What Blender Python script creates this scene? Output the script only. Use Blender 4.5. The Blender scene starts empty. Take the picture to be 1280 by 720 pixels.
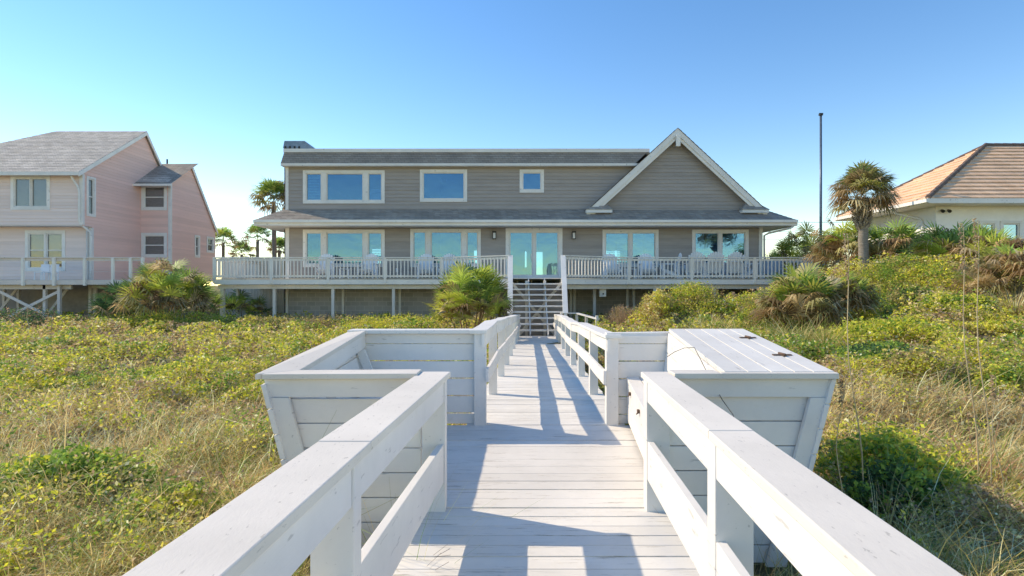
import bpy, math, random
import numpy as np
from mathutils import Vector
random.seed(7); rng = np.random.default_rng(11)
F = 700.0; HY = 357.0
scene = bpy.context.scene
col = scene.collection
R = math.radians

def W(px, py, Y): return Vector(((px-640)/F*Y, Y, (HY-py)/F*Y))

# ------------------------------------------------------------------ materials
def newmat(name):
    m = bpy.data.materials.new(name); m.use_nodes = True
    nt = m.node_tree; b = nt.nodes['Principled BSDF']
    return m, nt, b
def N(nt, t, **kw):
    n = nt.nodes.new(t)
    for k, v in kw.items():
        if k in n.inputs: n.inputs[k].default_value = v
        else: setattr(n, k, v)
    return n
def ramp(nt, fac, stops):
    r = nt.nodes.new('ShaderNodeValToRGB'); e = r.color_ramp.elements
    while len(e) < len(stops): e.new(0.5)
    for i, (p, c) in enumerate(stops):
        e[i].position = p; e[i].color = (c[0], c[1], c[2], 1)
    nt.links.new(fac, r.inputs[0]); return r.outputs[0]
def coords(nt, scale=(1,1,1), kind='Object'):
    tc = nt.nodes.new('ShaderNodeTexCoord'); mp = nt.nodes.new('ShaderNodeMapping')
    mp.inputs['Scale'].default_value = scale
    nt.links.new(tc.outputs[kind], mp.inputs[0]); return mp.outputs[0]
def noise(nt, vec, scale, detail=5, rough=.6):
    n = N(nt, 'ShaderNodeTexNoise', Scale=scale, Detail=detail, Roughness=rough)
    nt.links.new(vec, n.inputs['Vector']); return n.outputs['Fac']
def bump(nt, b, h, strength=.3, dist=.01):
    bp = N(nt, 'ShaderNodeBump', Strength=strength, Distance=dist)
    nt.links.new(h, bp.inputs['Height']); nt.links.new(bp.outputs[0], b.inputs['Normal'])
def mixc(nt, fac, a, c, mode='MIX'):
    m = nt.nodes.new('ShaderNodeMix'); m.data_type = 'RGBA'; m.blend_type = mode
    for s, v in ((0, fac), (6, a), (7, c)):
        if isinstance(v, (int, float)): m.inputs[s].default_value = v
        elif isinstance(v, tuple): m.inputs[s].default_value = (*v[:3], 1)
        else: nt.links.new(v, m.inputs[s])
    return m.outputs[2]

def mat_wood(name, base, worn, grain=(1,1,1), wear=.62, rough=.6, chip=.5, speck=.0):
    """painted timber: paint tone drifting a little, grain bump, worn spots showing weathered wood"""
    m, nt, b = newmat(name)
    v = coords(nt); g = coords(nt, grain)
    big = noise(nt, v, 1.3, 6, .65); fine = noise(nt, g, 6, 8, .7)
    d = tuple(x*.86 for x in base)
    c1 = ramp(nt, big, [(.3, d), (.62, base)])
    w = noise(nt, g, 3.2, 10, .78)
    wf = ramp(nt, w, [(wear, (0,0,0)), (wear+.05, (1,1,1))])
    geo = nt.nodes.new('ShaderNodeNewGeometry')
    rnd = ramp(nt, geo.outputs['Random Per Island'], [(0, (.9,.9,.9)), (1, (1,1,1))])
    c2 = mixc(nt, 1.0, c1, rnd, 'MULTIPLY')
    mul = nt.nodes.new('ShaderNodeMath'); mul.operation = 'MULTIPLY'; mul.inputs[1].default_value = chip
    nt.links.new(wf, mul.inputs[0])
    c3 = mixc(nt, mul.outputs[0], c2, worn)
    # faint rust/dirt streaks
    dn = noise(nt, coords(nt, (3,3,3)), .9, 8, .75)
    df = ramp(nt, dn, [(.6, (0,0,0)), (.75, (.35,.35,.35))])
    c4 = mixc(nt, df, c3, tuple(x*y for x, y in zip(base, (.78,.72,.62))))
    sp_ = noise(nt, g, 7.5, 3, .6); sf = ramp(nt, sp_, [(.655,(0,0,0)),(.70,(.5,.5,.5))])
    c4 = mixc(nt, sf, c4, tuple(x*.38 for x in base))
    nt.links.new(c4, b.inputs['Base Color'])
    b.inputs['Roughness'].default_value = rough; b.inputs['Specular IOR Level'].default_value = .25
    bump(nt, b, fine, .35, .004)
    return m
WHITE = (.85,.815,.765)
M_walk = mat_wood('white_deck_paint', (.80,.76,.70), (.33,.28,.22), (.5,9,9), .575, .65, .8)
M_rail = mat_wood('white_rail_paint', WHITE, (.45,.42,.38), (4,.6,4), .70, .55, .45)
M_rx = mat_wood('white_plank_paint', WHITE, (.45,.42,.38), (.6,4,4), .70, .55, .45)
M_cap = mat_wood('weathered_cap_paint', (.77,.715,.64), (.50,.46,.41), (9,3,9), .60, .8, .35)
M_trim = mat_wood('white_house_trim', (.90,.86,.80), (.5,.5,.5), (1,1,1), .74, .5, .3)
M_hdeck = mat_wood('grey_white_deck_timber', (.78,.73,.66), (.42,.38,.34), (2,2,2), .60, .65, .6)
M_pinktrim = mat_wood('pink_house_trim', (.76,.69,.65), (.5,.45,.45), (1,1,1), .74, .6, .3)

def mat_plain(name, c, rough=.6, n=.12, sc=3, metal=0, spec=.3, bs=.0, nz=6):
    m, nt, b = newmat(name)
    v = coords(nt); f = noise(nt, v, sc, nz, .65)
    lo = tuple(x*(1-n) for x in c); hi = tuple(min(1, x*(1+n)) for x in c)
    nt.links.new(ramp(nt, f, [(.3, lo), (.7, hi)]), b.inputs['Base Color'])
    b.inputs['Roughness'].default_value = rough; b.inputs['Metallic'].default_value = metal
    b.inputs['Specular IOR Level'].default_value = spec
    if bs: bump(nt, b, noise(nt, v, sc*12, 4), bs, .01)
    return m
def mat_siding(name, c, k=1.0):
    m, nt, b = newmat(name)
    g = coords(nt, (1,1,6)); f = noise(nt, g, .8, 8, .7)
    geo = nt.nodes.new('ShaderNodeNewGeometry')
    r = ramp(nt, geo.outputs['Random Per Island'], [(0, (.88,.88,.88)), (1, (1.0,1.0,1.0))])
    cc = ramp(nt, f, [(.3, tuple(x*(1-.12*k) for x in c)), (.7, tuple(x*(1+.08*k) for x in c))])
    nt.links.new(mixc(nt, 1.0, cc, r, 'MULTIPLY'), b.inputs['Base Color'])
    b.inputs['Roughness'].default_value = .7; b.inputs['Specular IOR Level'].default_value = .2
    bump(nt, b, noise(nt, coords(nt, (2,2,30)), 3, 6), .25, .01)
    return m
M_grey = mat_siding('taupe_grey_siding', (.42,.37,.335))
M_pink = mat_siding('pink_siding', (.96,.64,.55), .35)
M_pinkgrey = mat_siding('shade_greyed_pink_siding', (.92,.74,.67), .35)  # same pink siding for the front, greyed: its shade is put into the colour
M_stucco = mat_plain('white_stucco', (.92,.89,.84), .9, .05, 2, bs=.3)
M_dark = mat_plain('dark_bronze', (.03,.028,.026), .4, .2)
M_pole = mat_plain('flagpole_paint', (.10,.14,.19), .35, .25, 8, metal=.3)
M_plastic = mat_plain('white_resin', (.85,.85,.85), .4, .03)
M_room = mat_plain('interior_plaster', (.78,.78,.76), .9, .05)
M_blind = mat_plain('blind_slats', (.75,.75,.73), .6, .04)
M_screen = mat_plain('grey_roller_shade', (.72,.70,.66), .8, .12, 9)
M_lid = mat_wood('grey_white_lid_paint', (.78,.75,.70), (.5,.47,.43), (5,.6,5), .66, .6, .4)
M_rust = mat_plain('rusty_hinge', (.16,.10,.07), .6, .4, 30, metal=.5)
M_under = mat_plain('warm_grey_crawlspace_wall', (.34,.30,.27), .9, .2, 2)  # wall's own warm grey, varied only by noise
M_bluecover = mat_plain('pale_blue_panel', (.40,.52,.66), .6, .15, 4)
M_brownfence = mat_wood('whitewashed_fence', (.68,.64,.56), (.45,.38,.3), (3,3,.6), .58, .8, .6)

def mat_shingle(name, c1, c2, sx=3.2, ty=.14):
    m, nt, b = newmat(name)
    tc = nt.nodes.new('ShaderNodeTexCoord'); sp = nt.nodes.new('ShaderNodeSeparateXYZ')
    nt.links.new(tc.outputs['Object'], sp.inputs[0])
    ad = N(nt, 'ShaderNodeMath', operation='ADD'); nt.links.new(sp.outputs[0], ad.inputs[0]); nt.links.new(sp.outputs[1], ad.inputs[1])
    cb = nt.nodes.new('ShaderNodeCombineXYZ'); nt.links.new(ad.outputs[0], cb.inputs[0]); nt.links.new(sp.outputs[2], cb.inputs[1])
    br = N(nt, 'ShaderNodeTexBrick', Scale=1.0); br.inputs['Brick Width'].default_value = .28; br.inputs['Row Height'].default_value = ty*.7
    br.inputs['Mortar Size'].default_value = .006; br.inputs['Color1'].default_value = (*c1,1); br.inputs['Color2'].default_value = (*c2,1)
    br.inputs['Mortar'].default_value = (*[x*.55 for x in c1],1)
    nt.links.new(cb.outputs[0], br.inputs['Vector'])
    f = noise(nt, coords(nt), 1.1, 8, .7)
    t = ramp(nt, f, [(.3, (.78,.78,.78)), (.7, (1.12,1.1,1.08))])
    nt.links.new(mixc(nt, 1.0, br.outputs['Color'], t, 'MULTIPLY'), b.inputs['Base Color'])
    b.inputs['Roughness'].default_value = .95; b.inputs['Specular IOR Level'].default_value = .1
    bump(nt, b, noise(nt, coords(nt), 60, 3), .4, .01)
    return m
M_shingle = mat_shingle('grey_asphalt_shingle', (.34,.295,.255), (.44,.39,.34))
M_mans = mat_shingle('weathered_grey_shingle', (.32,.275,.235), (.39,.34,.29))
M_pshingle = mat_shingle('pale_grey_shingle', (.54,.49,.44), (.70,.64,.58))
M_tile = mat_shingle('terracotta_brown_tile', (.78,.50,.33), (.88,.60,.42), ty=.6)
M_ridge = mat_plain('dark_ridge_tile', (.17,.12,.10), .9, .3, 8)
def mat_block():
    m, nt, b = newmat('grey_concrete_block')
    tc = nt.nodes.new('ShaderNodeTexCoord'); sp = nt.nodes.new('ShaderNodeSeparateXYZ')
    nt.links.new(tc.outputs['Object'], sp.inputs[0])
    cb = nt.nodes.new('ShaderNodeCombineXYZ'); nt.links.new(sp.outputs[0], cb.inputs[0]); nt.links.new(sp.outputs[2], cb.inputs[1])
    br = N(nt, 'ShaderNodeTexBrick', Scale=1.0); br.inputs['Brick Width'].default_value = .42; br.inputs['Row Height'].default_value = .21
    br.inputs['Mortar Size'].default_value = .01; br.inputs['Color1'].default_value = (.40,.38,.36,1); br.inputs['Color2'].default_value = (.50,.47,.45,1)
    br.inputs['Mortar'].default_value = (.60,.57,.55,1)
    nt.links.new(cb.outputs[0], br.inputs['Vector'])
    nt.links.new(br.outputs['Color'], b.inputs['Base Color']); b.inputs['Roughness'].default_value = .95
    bump(nt, b, noise(nt, coords(nt), 30, 4), .4, .01); return m
M_block = mat_block()
def mat_stone():
    m, nt, b = newmat('chimney_stone')
    v = N(nt, 'ShaderNodeTexVoronoi', Scale=5); nt.links.new(coords(nt, (1,1,2)), v.inputs['Vector'])
    nt.links.new(mixc(nt, .5, ramp(nt, v.outputs['Distance'], [(.1,(.32,.28,.24)), (.6,(.12,.11,.10))]), v.outputs['Color'], 'MULTIPLY'), b.inputs['Base Color'])
    b.inputs['Roughness'].default_value = .9; return m
M_stone = mat_stone()
M_hood = mat_plain('blue_grey_slate_cap', (.20,.27,.32), .5, .25, 5)
def mat_glass(name, tint=(.46,.74,.90), refl=(.26,.52,.68), fac=.30):
    m, nt, b = newmat(name)
    nt.nodes.remove(b); out = nt.nodes['Material Output']
    t = N(nt, 'ShaderNodeBsdfTransparent'); t.inputs[0].default_value = (*tint,1)
    g = N(nt, 'ShaderNodeBsdfGlossy'); g.inputs['Color'].default_value = (*refl,1); g.inputs['Roughness'].default_value = .02
    bp = N(nt, 'ShaderNodeBump', Strength=.3, Distance=.03)
    nt.links.new(noise(nt, coords(nt), .9, 3), bp.inputs['Height']); nt.links.new(bp.outputs[0], g.inputs['Normal'])
    mx = nt.nodes.new('ShaderNodeMixShader'); mx.inputs[0].default_value = fac
    nt.links.new(t.outputs[0], mx.inputs[1]); nt.links.new(g.outputs[0], mx.inputs[2]); nt.links.new(mx.outputs[0], out.inputs[0])
    return m
M_glass = mat_glass('blue_tinted_glass')
M_glass2 = mat_glass('teal_glass', (.3,.5,.55), (.5,.75,.85), .4)

def mat_leaf(name, trans=.45, rough=.55):
    m, nt, b = newmat(name)
    at = N(nt, 'ShaderNodeAttribute'); at.attribute_name = 'col'
    nt.links.new(at.outputs['Color'], b.inputs['Base Color'])
    b.inputs['Roughness'].default_value = rough; b.inputs['Specular IOR Level'].default_value = .25
    tr = nt.nodes.new('ShaderNodeBsdfTranslucent'); nt.links.new(at.outputs['Color'], tr.inputs[0])
    mx = nt.nodes.new('ShaderNodeMixShader'); mx.inputs[0].default_value = trans
    out = nt.nodes['Material Output']
    nt.links.new(b.outputs[0], mx.inputs[1]); nt.links.new(tr.outputs[0], mx.inputs[2]); nt.links.new(mx.outputs[0], out.inputs[0])
    return m
M_leaf = mat_leaf('foliage'); M_straw = mat_leaf('dune_grass', .4, .6)
def mat_bark():
    m, nt, b = newmat('palm_bark')
    v = coords(nt, (3,3,14)); f = noise(nt, v, 2.2, 8, .7)
    nt.links.new(ramp(nt, f, [(.3,(.13,.11,.09)), (.65,(.33,.29,.25))]), b.inputs['Base Color'])
    b.inputs['Roughness'].default_value = .95; bump(nt, b, f, .8, .03); return m
M_bark = mat_bark()
def mat_ground():
    m, nt, b = newmat('dune_ground')
    v = coords(nt)
    f = noise(nt, v, .55, 10, .72); f2 = noise(nt, v, 9, 8, .75)
    c = ramp(nt, f, [(.32,(.20,.16,.10)), (.48,(.32,.27,.15)), (.60,(.40,.34,.22)), (.72,(.66,.58,.46))])
    c2 = ramp(nt, f2, [(.35,(.45,.45,.45)), (.65,(1.15,1.15,1.15))])
    nt.links.new(mixc(nt, 1.0, c, c2, 'MULTIPLY'), b.inputs['Base Color'])
    b.inputs['Roughness'].default_value = 1; b.inputs['Specular IOR Level'].default_value = 0
    bump(nt, b, f2, .9, .06); return m
M_ground = mat_ground()

# ------------------------------------------------------------------ mesh helpers
class MB:
    def __init__(s): s.v = []; s.f = []
    def hexa(s, p):      # 8 points: bottom ring 0-3, top ring 4-7
        n = len(s.v); s.v += [tuple(q) for q in p]
        for f in ((3,2,1,0),(4,5,6,7),(0,1,5,4),(1,2,6,5),(2,3,7,6),(3,0,4,7)): s.f.append(tuple(n+i for i in f))
        return s
    def box(s, x0,x1,y0,y1,z0,z1):
        return s.hexa([(x0,y0,z0),(x1,y0,z0),(x1,y1,z0),(x0,y1,z0),(x0,y0,z1),(x1,y0,z1),(x1,y1,z1),(x0,y1,z1)])
    def beam(s, a, b, w, h, up=(0,0,1)):
        """bar from a to b; w across, h along up; a,b at the centre of the section"""
        a = Vector(a); b = Vector(b); d = (b-a).normalized(); up = Vector(up)
        r = d.cross(up).normalized(); u = r.cross(d).normalized()
        if abs(up.z) == 1 and abs(d.z) < .6: u = Vector((0,0,1))
        o = []
        for p in (a, b):
            o.append([p-r*w/2-u*h/2, p+r*w/2-u*h/2, p+r*w/2+u*h/2, p-r*w/2+u*h/2])
        return s.hexa([o[0][0],o[0][1],o[1][1],o[1][0],o[0][3],o[0][2],o[1][2],o[1][3]])
    def tube(s, pts, r, k=8, r1=None):
        n0 = len(s.v); m = len(pts)
        for i, p in enumerate(pts):
            p = Vector(p); a = Vector(pts[max(0,i-1)]); b = Vector(pts[min(m-1,i+1)]); d = (b-a).normalized()
            q = Vector((1,0,0)) if abs(d.x) < .8 else Vector((0,1,0))
            e1 = d.cross(q).normalized(); e2 = d.cross(e1)
            rr = r if r1 is None else r + (r1-r)*i/(m-1)
            for j in range(k):
                t = 2*math.pi*j/k; s.v.append(tuple(p + e1*math.cos(t)*rr + e2*math.sin(t)*rr))
        for i in range(m-1):
            for j in range(k):
                a = n0+i*k+j; b = n0+i*k+(j+1)%k
                s.f.append((a, b, b+k, a+k))
        s.f.append(tuple(n0+j for j in range(k))[::-1]); s.f.append(tuple(n0+(m-1)*k+j for j in range(k)))
        return s
    def quad(s, *p):
        n = len(s.v); s.v += [tuple(q) for q in p]; s.f.append(tuple(range(n, n+len(p)))); return s
    def stepped(s, A, B, C, D, n, t):
        """slope A-B (eave) to D-C (ridge) in n lapped courses standing t proud"""
        A,B,C,D = map(Vector,(A,B,C,D)); nn = (B-A).cross(D-A).normalized()
        if nn.z < 0: nn = -nn
        for i in range(n):
            a = A.lerp(D, i/n); b = B.lerp(C, i/n); c = B.lerp(C, (i+1)/n); d = A.lerp(D, (i+1)/n)
            k = len(s.v)
            s.v += [tuple(q) for q in (a, b, b+nn*t, a+nn*t, c+nn*t*.15, d+nn*t*.15)]
            s.f += [(k,k+1,k+2,k+3), (k+3,k+2,k+4,k+5)]
        return s
    def build(s, name, mat, parent=None, smooth=False, bevel=0):
        me = bpy.data.meshes.new(name); off = Vector((0,0,0))
        p = parent
        while p is not None: off += p.location; p = p.parent
        me.from_pydata([tuple(Vector(q)-off) for q in s.v], [], s.f); me.update()
        me.materials.append(mat)
        if smooth:
            for q in me.polygons: q.use_smooth = True
        o = bpy.data.objects.new(name, me); col.objects.link(o)
        if parent is not None: o.parent = parent
        if bevel:
            bv = o.modifiers.new('bevel', 'BEVEL'); bv.width = bevel; bv.segments = 2; bv.limit_method = 'ANGLE'
        return o
def empty(name, loc, label, cat, group=None):
    o = bpy.data.objects.new(name, None); o.location = loc; col.objects.link(o); o.empty_display_size = .2
    tag(o, label, cat, group); return o
def tag(o, label=None, cat=None, group=None, kind=None):
    for k, v in (('label',label),('category',cat),('group',group),('kind',kind)):
        if v: o[k] = v
    return o
def copy_tree(o, parent=None):
    c = o.copy(); col.objects.link(c)
    if parent is not None: c.parent = parent
    for ch in [x for x in ALL() if x.parent == o]: copy_tree(ch, c)
    return c
def ALL(): return list(bpy.data.objects)

def siding(mb, O, U, Nn, poly, holes, c=.17, t=.022, back=.12):
    """lapped boards on a vertical wall: O origin, U horizontal unit, Nn outward unit; poly convex (u,z); holes (u0,u1,z0,z1)"""
    O = Vector(O); U = Vector(U); Nn = Vector(Nn); Z = Vector((0,0,1))
    zs = [p[1] for p in poly]; zmin, zmax = min(zs), max(zs)
    def rng_at(z):
        us = []
        for i in range(len(poly)):
            (u0,z0),(u1,z1) = poly[i], poly[(i+1)%len(poly)]
            if z0 == z1:
                if abs(z-z0) < 1e-9: us += [u0,u1]
                continue
            if min(z0,z1)-1e-9 <= z <= max(z0,z1)+1e-9: us.append(u0+(u1-u0)*(z-z0)/(z1-z0))
        return (min(us), max(us)) if us else None
    brk = {zmin, zmax}; k = 0
    while zmin+k*c < zmax: brk.add(round(zmin+k*c, 6)); k += 1
    for h in holes: brk |= {h[2], h[3]}
    for p in poly: brk.add(p[1])
    brk = sorted(b for b in brk if zmin <= b <= zmax)
    for za, zb in zip(brk, brk[1:]):
        if zb-za < 1e-5: continue
        ra = rng_at(za+1e-6); rb = rng_at(zb-1e-6)
        if not ra or not rb: continue
        kk = math.floor((za-zmin)/c+1e-4); z0 = zmin+kk*c
        oa = t*(1-(za-z0)/c); ob = t*max(0,(1-(zb-z0)/c))
        hs = sorted((h[0],h[1]) for h in holes if h[2] <= za+1e-6 and h[3] >= zb-1e-6)
        segs = []; cur = None
        la, ha = ra; lb, hb = rb; prev = (la, lb)
        for h0, h1 in hs:
            segs.append((prev, (h0,h0))); prev = (h1,h1)
        segs.append((prev, (ha,hb)))
        for (a0,b0),(a1,b1) in segs:
            if a1-a0 < 1e-4 and b1-b0 < 1e-4: continue
            P = lambda u,z,o: O+U*u+Z*z+Nn*o
            mb.quad(P(a0,za,oa),P(a1,za,oa),P(b1,zb,ob),P(b0,zb,ob))
            mb.quad(P(a0,za,-back),P(a1,za,-back),P(b1,zb,-back),P(b0,zb,-back))
            if abs(za-z0) < 1e-4: mb.quad(P(a0,za,0),P(a1,za,0),P(a1,za,oa),P(a0,za,oa))
    for h in holes:   # reveals
        P = lambda u,z,o: O+U*u+Z*z+Nn*o
        for (ua,z1),(ub,z2) in (((h[0],h[2]),(h[1],h[2])),((h[0],h[3]),(h[1],h[3])),((h[0],h[2]),(h[0],h[3])),((h[1],h[2]),(h[1],h[3]))):
            mb.quad(P(ua,z1,0),P(ub,z2,0),P(ub,z2,-back),P(ua,z1,-back))

def window(parent, O, U, Nn, u0,u1,z0,z1, mull=(), bars=(), trim=.13, name='window', mframe=None, mglass=None, proud=.045, sash=.05, blinds=None, lites=None):
    """outer trim rectangle; mull = vertical mullion centres with width; returns frame object"""
    mframe = mframe or M_trim; mglass = mglass or M_glass
    O = Vector(O); U = Vector(U); Nn = Vector(Nn); Z = Vector((0,0,1))
    def B(mb, a,b,c,d,o0,o1):
        P = lambda u,z,o: O+U*u+Z*z+Nn*o
        mb.hexa([P(a,c,o1),P(b,c,o1),P(b,c,o0),P(a,c,o0),P(a,d,o1),P(b,d,o1),P(b,d,o0),P(a,d,o0)])
    f = MB(); p = proud; q = -.08
    B(f,u0,u1,z1-trim,z1,q,p); B(f,u0,u1,z0,z0+trim,q,p)
    B(f,u0,u0+trim,z0+trim,z1-trim,q,p-.002); B(f,u1-trim,u1,z0+trim,z1-trim,q,p-.002)
    for mc, mw in mull: B(f, mc-mw/2, mc+mw/2, z0+trim, z1-trim, q+.01, p-.004)
    a,b,c,d = u0+trim,u1-trim,z0+trim,z1-trim
    ed = [a]+[x for mc,mw in mull for x in (mc-mw/2, mc+mw/2)]+[b]
    for i in range(0, len(ed), 2):   # sashes
        e0, e1 = ed[i], ed[i+1]; s = sash
        B(f,e0,e1,c,c+s,q+.02,.0); B(f,e0,e1,d-s,d,q+.02,.0); B(f,e0,e0+s,c+s,d-s,q+.02,-.002); B(f,e1-s,e1,c+s,d-s,q+.02,-.002)
    for (bu0,bu1,bz0,bz1) in bars: B(f,bu0,bu1,bz0,bz1,q+.03,-.006)
    fo = f.build(name, mframe, parent)
    g = MB(); B(g, a+.01,b-.01,c+.01,d-.01,-.052,-.044); g.build('pane', mglass, fo)
    if blinds:
        bl = MB()
        for (b0,b1,bz0,bz1) in blinds:
            z = bz0
            while z < bz1:
                P = lambda u,zz,o: O+U*u+Z*zz+Nn*o
                bl.hexa([P(b0,z,-.13),P(b1,z,-.13),P(b1,z+.03,-.16),P(b0,z+.03,-.16),P(b0,z+.008,-.13),P(b1,z+.008,-.13),P(b1,z+.038,-.16),P(b0,z+.038,-.16)])
                z += .075
        bl.build('blind', M_blind, fo)
    return fo

def mesh_np(name, V, Fq, C, mat, parent=None):
    """V (n,3), Fq (m,k) faces, C (n,3) point colours"""
    V = np.asarray(V, dtype=np.float64); Fq = np.asarray(Fq, dtype=np.int32); C = np.asarray(C)
    if parent is not None: V = V - np.array(parent.location)
    me = bpy.data.meshes.new(name); n, m, k = len(V), len(Fq), Fq.shape[1]
    me.vertices.add(n); me.vertices.foreach_set('co', V.astype(np.float32).ravel())
    me.loops.add(m*k); me.loops.foreach_set('vertex_index', Fq.ravel())
    me.polygons.add(m); me.polygons.foreach_set('loop_start', np.arange(0, m*k, k, dtype=np.int32))
    me.update(calc_edges=True)
    a = me.color_attributes.new('col', 'FLOAT_COLOR', 'POINT')
    cc = np.ones((n,4), dtype=np.float32); cc[:,:3] = C; a.data.foreach_set('color', cc.ravel())
    me.materials.append(mat)
    o = bpy.data.objects.new(name, me); col.objects.link(o)
    if parent is not None: o.parent = parent
    return o

# ------------------------------------------------------------------ numpy noise + terrain
_G = rng.random((256,256))
def vnoise(x, y):
    xi = np.floor(x).astype(int); yi = np.floor(y).astype(int); fx = x-xi; fy = y-yi
    fx = fx*fx*(3-2*fx); fy = fy*fy*(3-2*fy)
    g = lambda a,b: _G[a & 255, b & 255]
    return (g(xi,yi)*(1-fx)+g(xi+1,yi)*fx)*(1-fy)+(g(xi,yi+1)*(1-fx)+g(xi+1,yi+1)*fx)*fy
def fbm(x, y, o=4):
    s = 0; a = .5; t = 0
    for i in range(o): s = s+a*vnoise(x+17*i, y+31*i); t += a; a *= .5; x = x*2.03; y = y*2.03
    return s/t
CP = [W(*p) for p in [(0,720,3.6),(0,600,5.5),(0,500,9),(0,446,14.3),(0,414,22.5),(110,412,22),(200,411,22),(300,416,21.5),(300,457,12.8),
      (250,520,8.2),(430,420,20.5),(150,720,3.6),(560,412,20.5),(450,470,12),
      (1280,720,3.6),(1280,600,5.6),(1280,520,8),(1280,450,10.5),(1280,412,12.5),(1280,352,15.5),(1200,330,18),(1120,333,20),(1085,340,19.5),
      (1010,405,18),(1050,405,16),(1100,455,11),(1010,440,14),(900,415,19.5),(780,420,20),(1180,385,14.5),(1120,500,8),(960,440,13)]]
CP += [W(*p) for p in [(870,372,19.3),(820,388,19.3),(930,376,19.2),(880,414,17.3),(790,424,17.5)]]
CP += [Vector(p) for p in [(0,-8,-2.1),(-12,-8,-2),(12,-8,-2),(0,1,-2.15),(-1.2,4,-2.1),(1.8,4,-2.1),(.3,8,-2.05),(.6,14,-2.15),(.9,20,-2.25),
      (-8,26,-1.75),(0,26,-1.85),(7,26,-1.75),(-22,28,-1.7),(-15,32,-1.6),(0,45,-1.6),(-35,30,-1.6),(-40,10,-1.9),(30,10,-.8),(20,22,1.1),(28,22,1.1),
      (14,24,.4),(20,30,.7),(35,32,.7),(12,34,-1.2),(-30,50,-1.6),(30,55,-.5),(25,-8,-2),(10.5,21.5,-.6),(9,17,-1.3),(16,17,.7),(20,18,1.2)]]
CPa = np.array([tuple(p) for p in CP])
def base_h(x, y):
    num = np.zeros_like(x, dtype=float); den = np.zeros_like(x, dtype=float)
    for cx, cy, cz in CPa:
        s = 1+.012*(cx*cx+cy*cy)**.5
        w = 1/(((x-cx)**2+(y-cy)**2)/s**2+.25)**2.3
        num += w*cz; den += w
    h = num/den
    far = np.clip((np.hypot(x, y-20)-45)/40, 0, 1); return h*(1-far)-1.6*far
def ground_h(x, y):
    x = np.asarray(x, dtype=float); y = np.asarray(y, dtype=float)
    near = np.clip(1-np.hypot(x,y-12)/60, 0, 1)
    return base_h(x,y)+(fbm(x*.9+5,y*.9+9,4)-.5)*.46*near+(fbm(x*2.4+50,y*2.4,3)-.5)*.30*near
def gz(x, y): return float(ground_h(np.array([x]), np.array([y]))[0])
def lines(lo, hi, step, far):
    a = list(np.arange(lo, hi+1e-6, step)); s = step; L = []; v = lo
    while v > -far: s *= 1.35; v -= s; L.append(v)
    Rr = []; v = hi; s = step
    while v < far: s *= 1.35; v += s; Rr.append(v)
    return np.array(L[::-1]+a+Rr)
gx = lines(-26, 26, .22, 4000); gy = lines(-6, 34, .22, 4000)
X, Y = np.meshgrid(gx, gy); Zg = ground_h(X.ravel(), Y.ravel())
V = np.stack([X.ravel(), Y.ravel(), Zg], 1); nx, ny = len(gx), len(gy)
I = (np.arange(ny-1)[:,None]*nx+np.arange(nx-1)[None,:]).ravel()
Fg = np.stack([I, I+1, I+1+nx, I+nx], 1)
g = mesh_np('ground', V, Fg, np.full((len(V),3), .2), M_ground); tag(g, kind='structure')
for p in g.data.polygons[:1]: pass
g.data.polygons.foreach_set('use_smooth', np.ones(len(Fg), dtype=bool))

# ------------------------------------------------------------------ near boardwalk
def walk_z(y):
    ys = [-6, 3.96, 5.8, 7.5, 9.4, 11.3, 13.2, 15.1, 17, 20.15]; zs = [-1.50,-1.60,-1.43,-1.45,-1.52,-1.60,-1.65,-1.70,-1.75,-1.81]
    return float(np.interp(y, ys, zs))
def xl(y): return float(np.interp(y, [-6,3.96,5.8,20.15], [-.475-.0585*9.96,-.475,-.265,.287]))   # inner faces
def xr(y): return float(np.interp(y, [-6,3.96,5.8,20.15], [.95-.0585*9.96,.95,.97,1.52]))
bw = empty('boardwalk', (0,0,-2.1), 'white painted timber boardwalk with low railings running over the dune to the house stairs', 'boardwalk')
mb = MB(); y = -5.0; k = 0
while y < 20.1:
    w = .139; z = walk_z(y)+random.uniform(-.004,.004); z2 = walk_z(y+w)+random.uniform(-.002,.002)
    bay = 3.98 < y < 5.75
    a = (-1.5 if bay else xl(y)-.19)-random.uniform(0,.02); b = (xr(y)+.19 if not bay else 1.5)+random.uniform(0,.02)
    sk = random.uniform(-.003,.003)
    mb.hexa([(a,y,z-.036),(b,y+sk,z-.036),(b,y+w+sk,z2-.036),(a,y+w,z2-.036),(a,y,z),(b,y+sk,z),(b,y+w+sk,z2),(a,y+w,z2)])
    y += w+.0065
mb.build('deck_planks', M_walk, bw, bevel=.003)
for dx in (-.1, .48, 1.06):
    s = MB(); ys = [-5,3.96,5.8,9.4,13.2,17,20.0]
    for a, b in zip(ys, ys[1:]):
        s.beam((xl(a)+dx*(xr(a)-xl(a)), a, walk_z(a)-.15), (xl(b)+dx*(xr(b)-xl(b)), b, walk_z(b)-.15), .05, .2)
    s.build('stringer', M_rx, bw)

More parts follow.
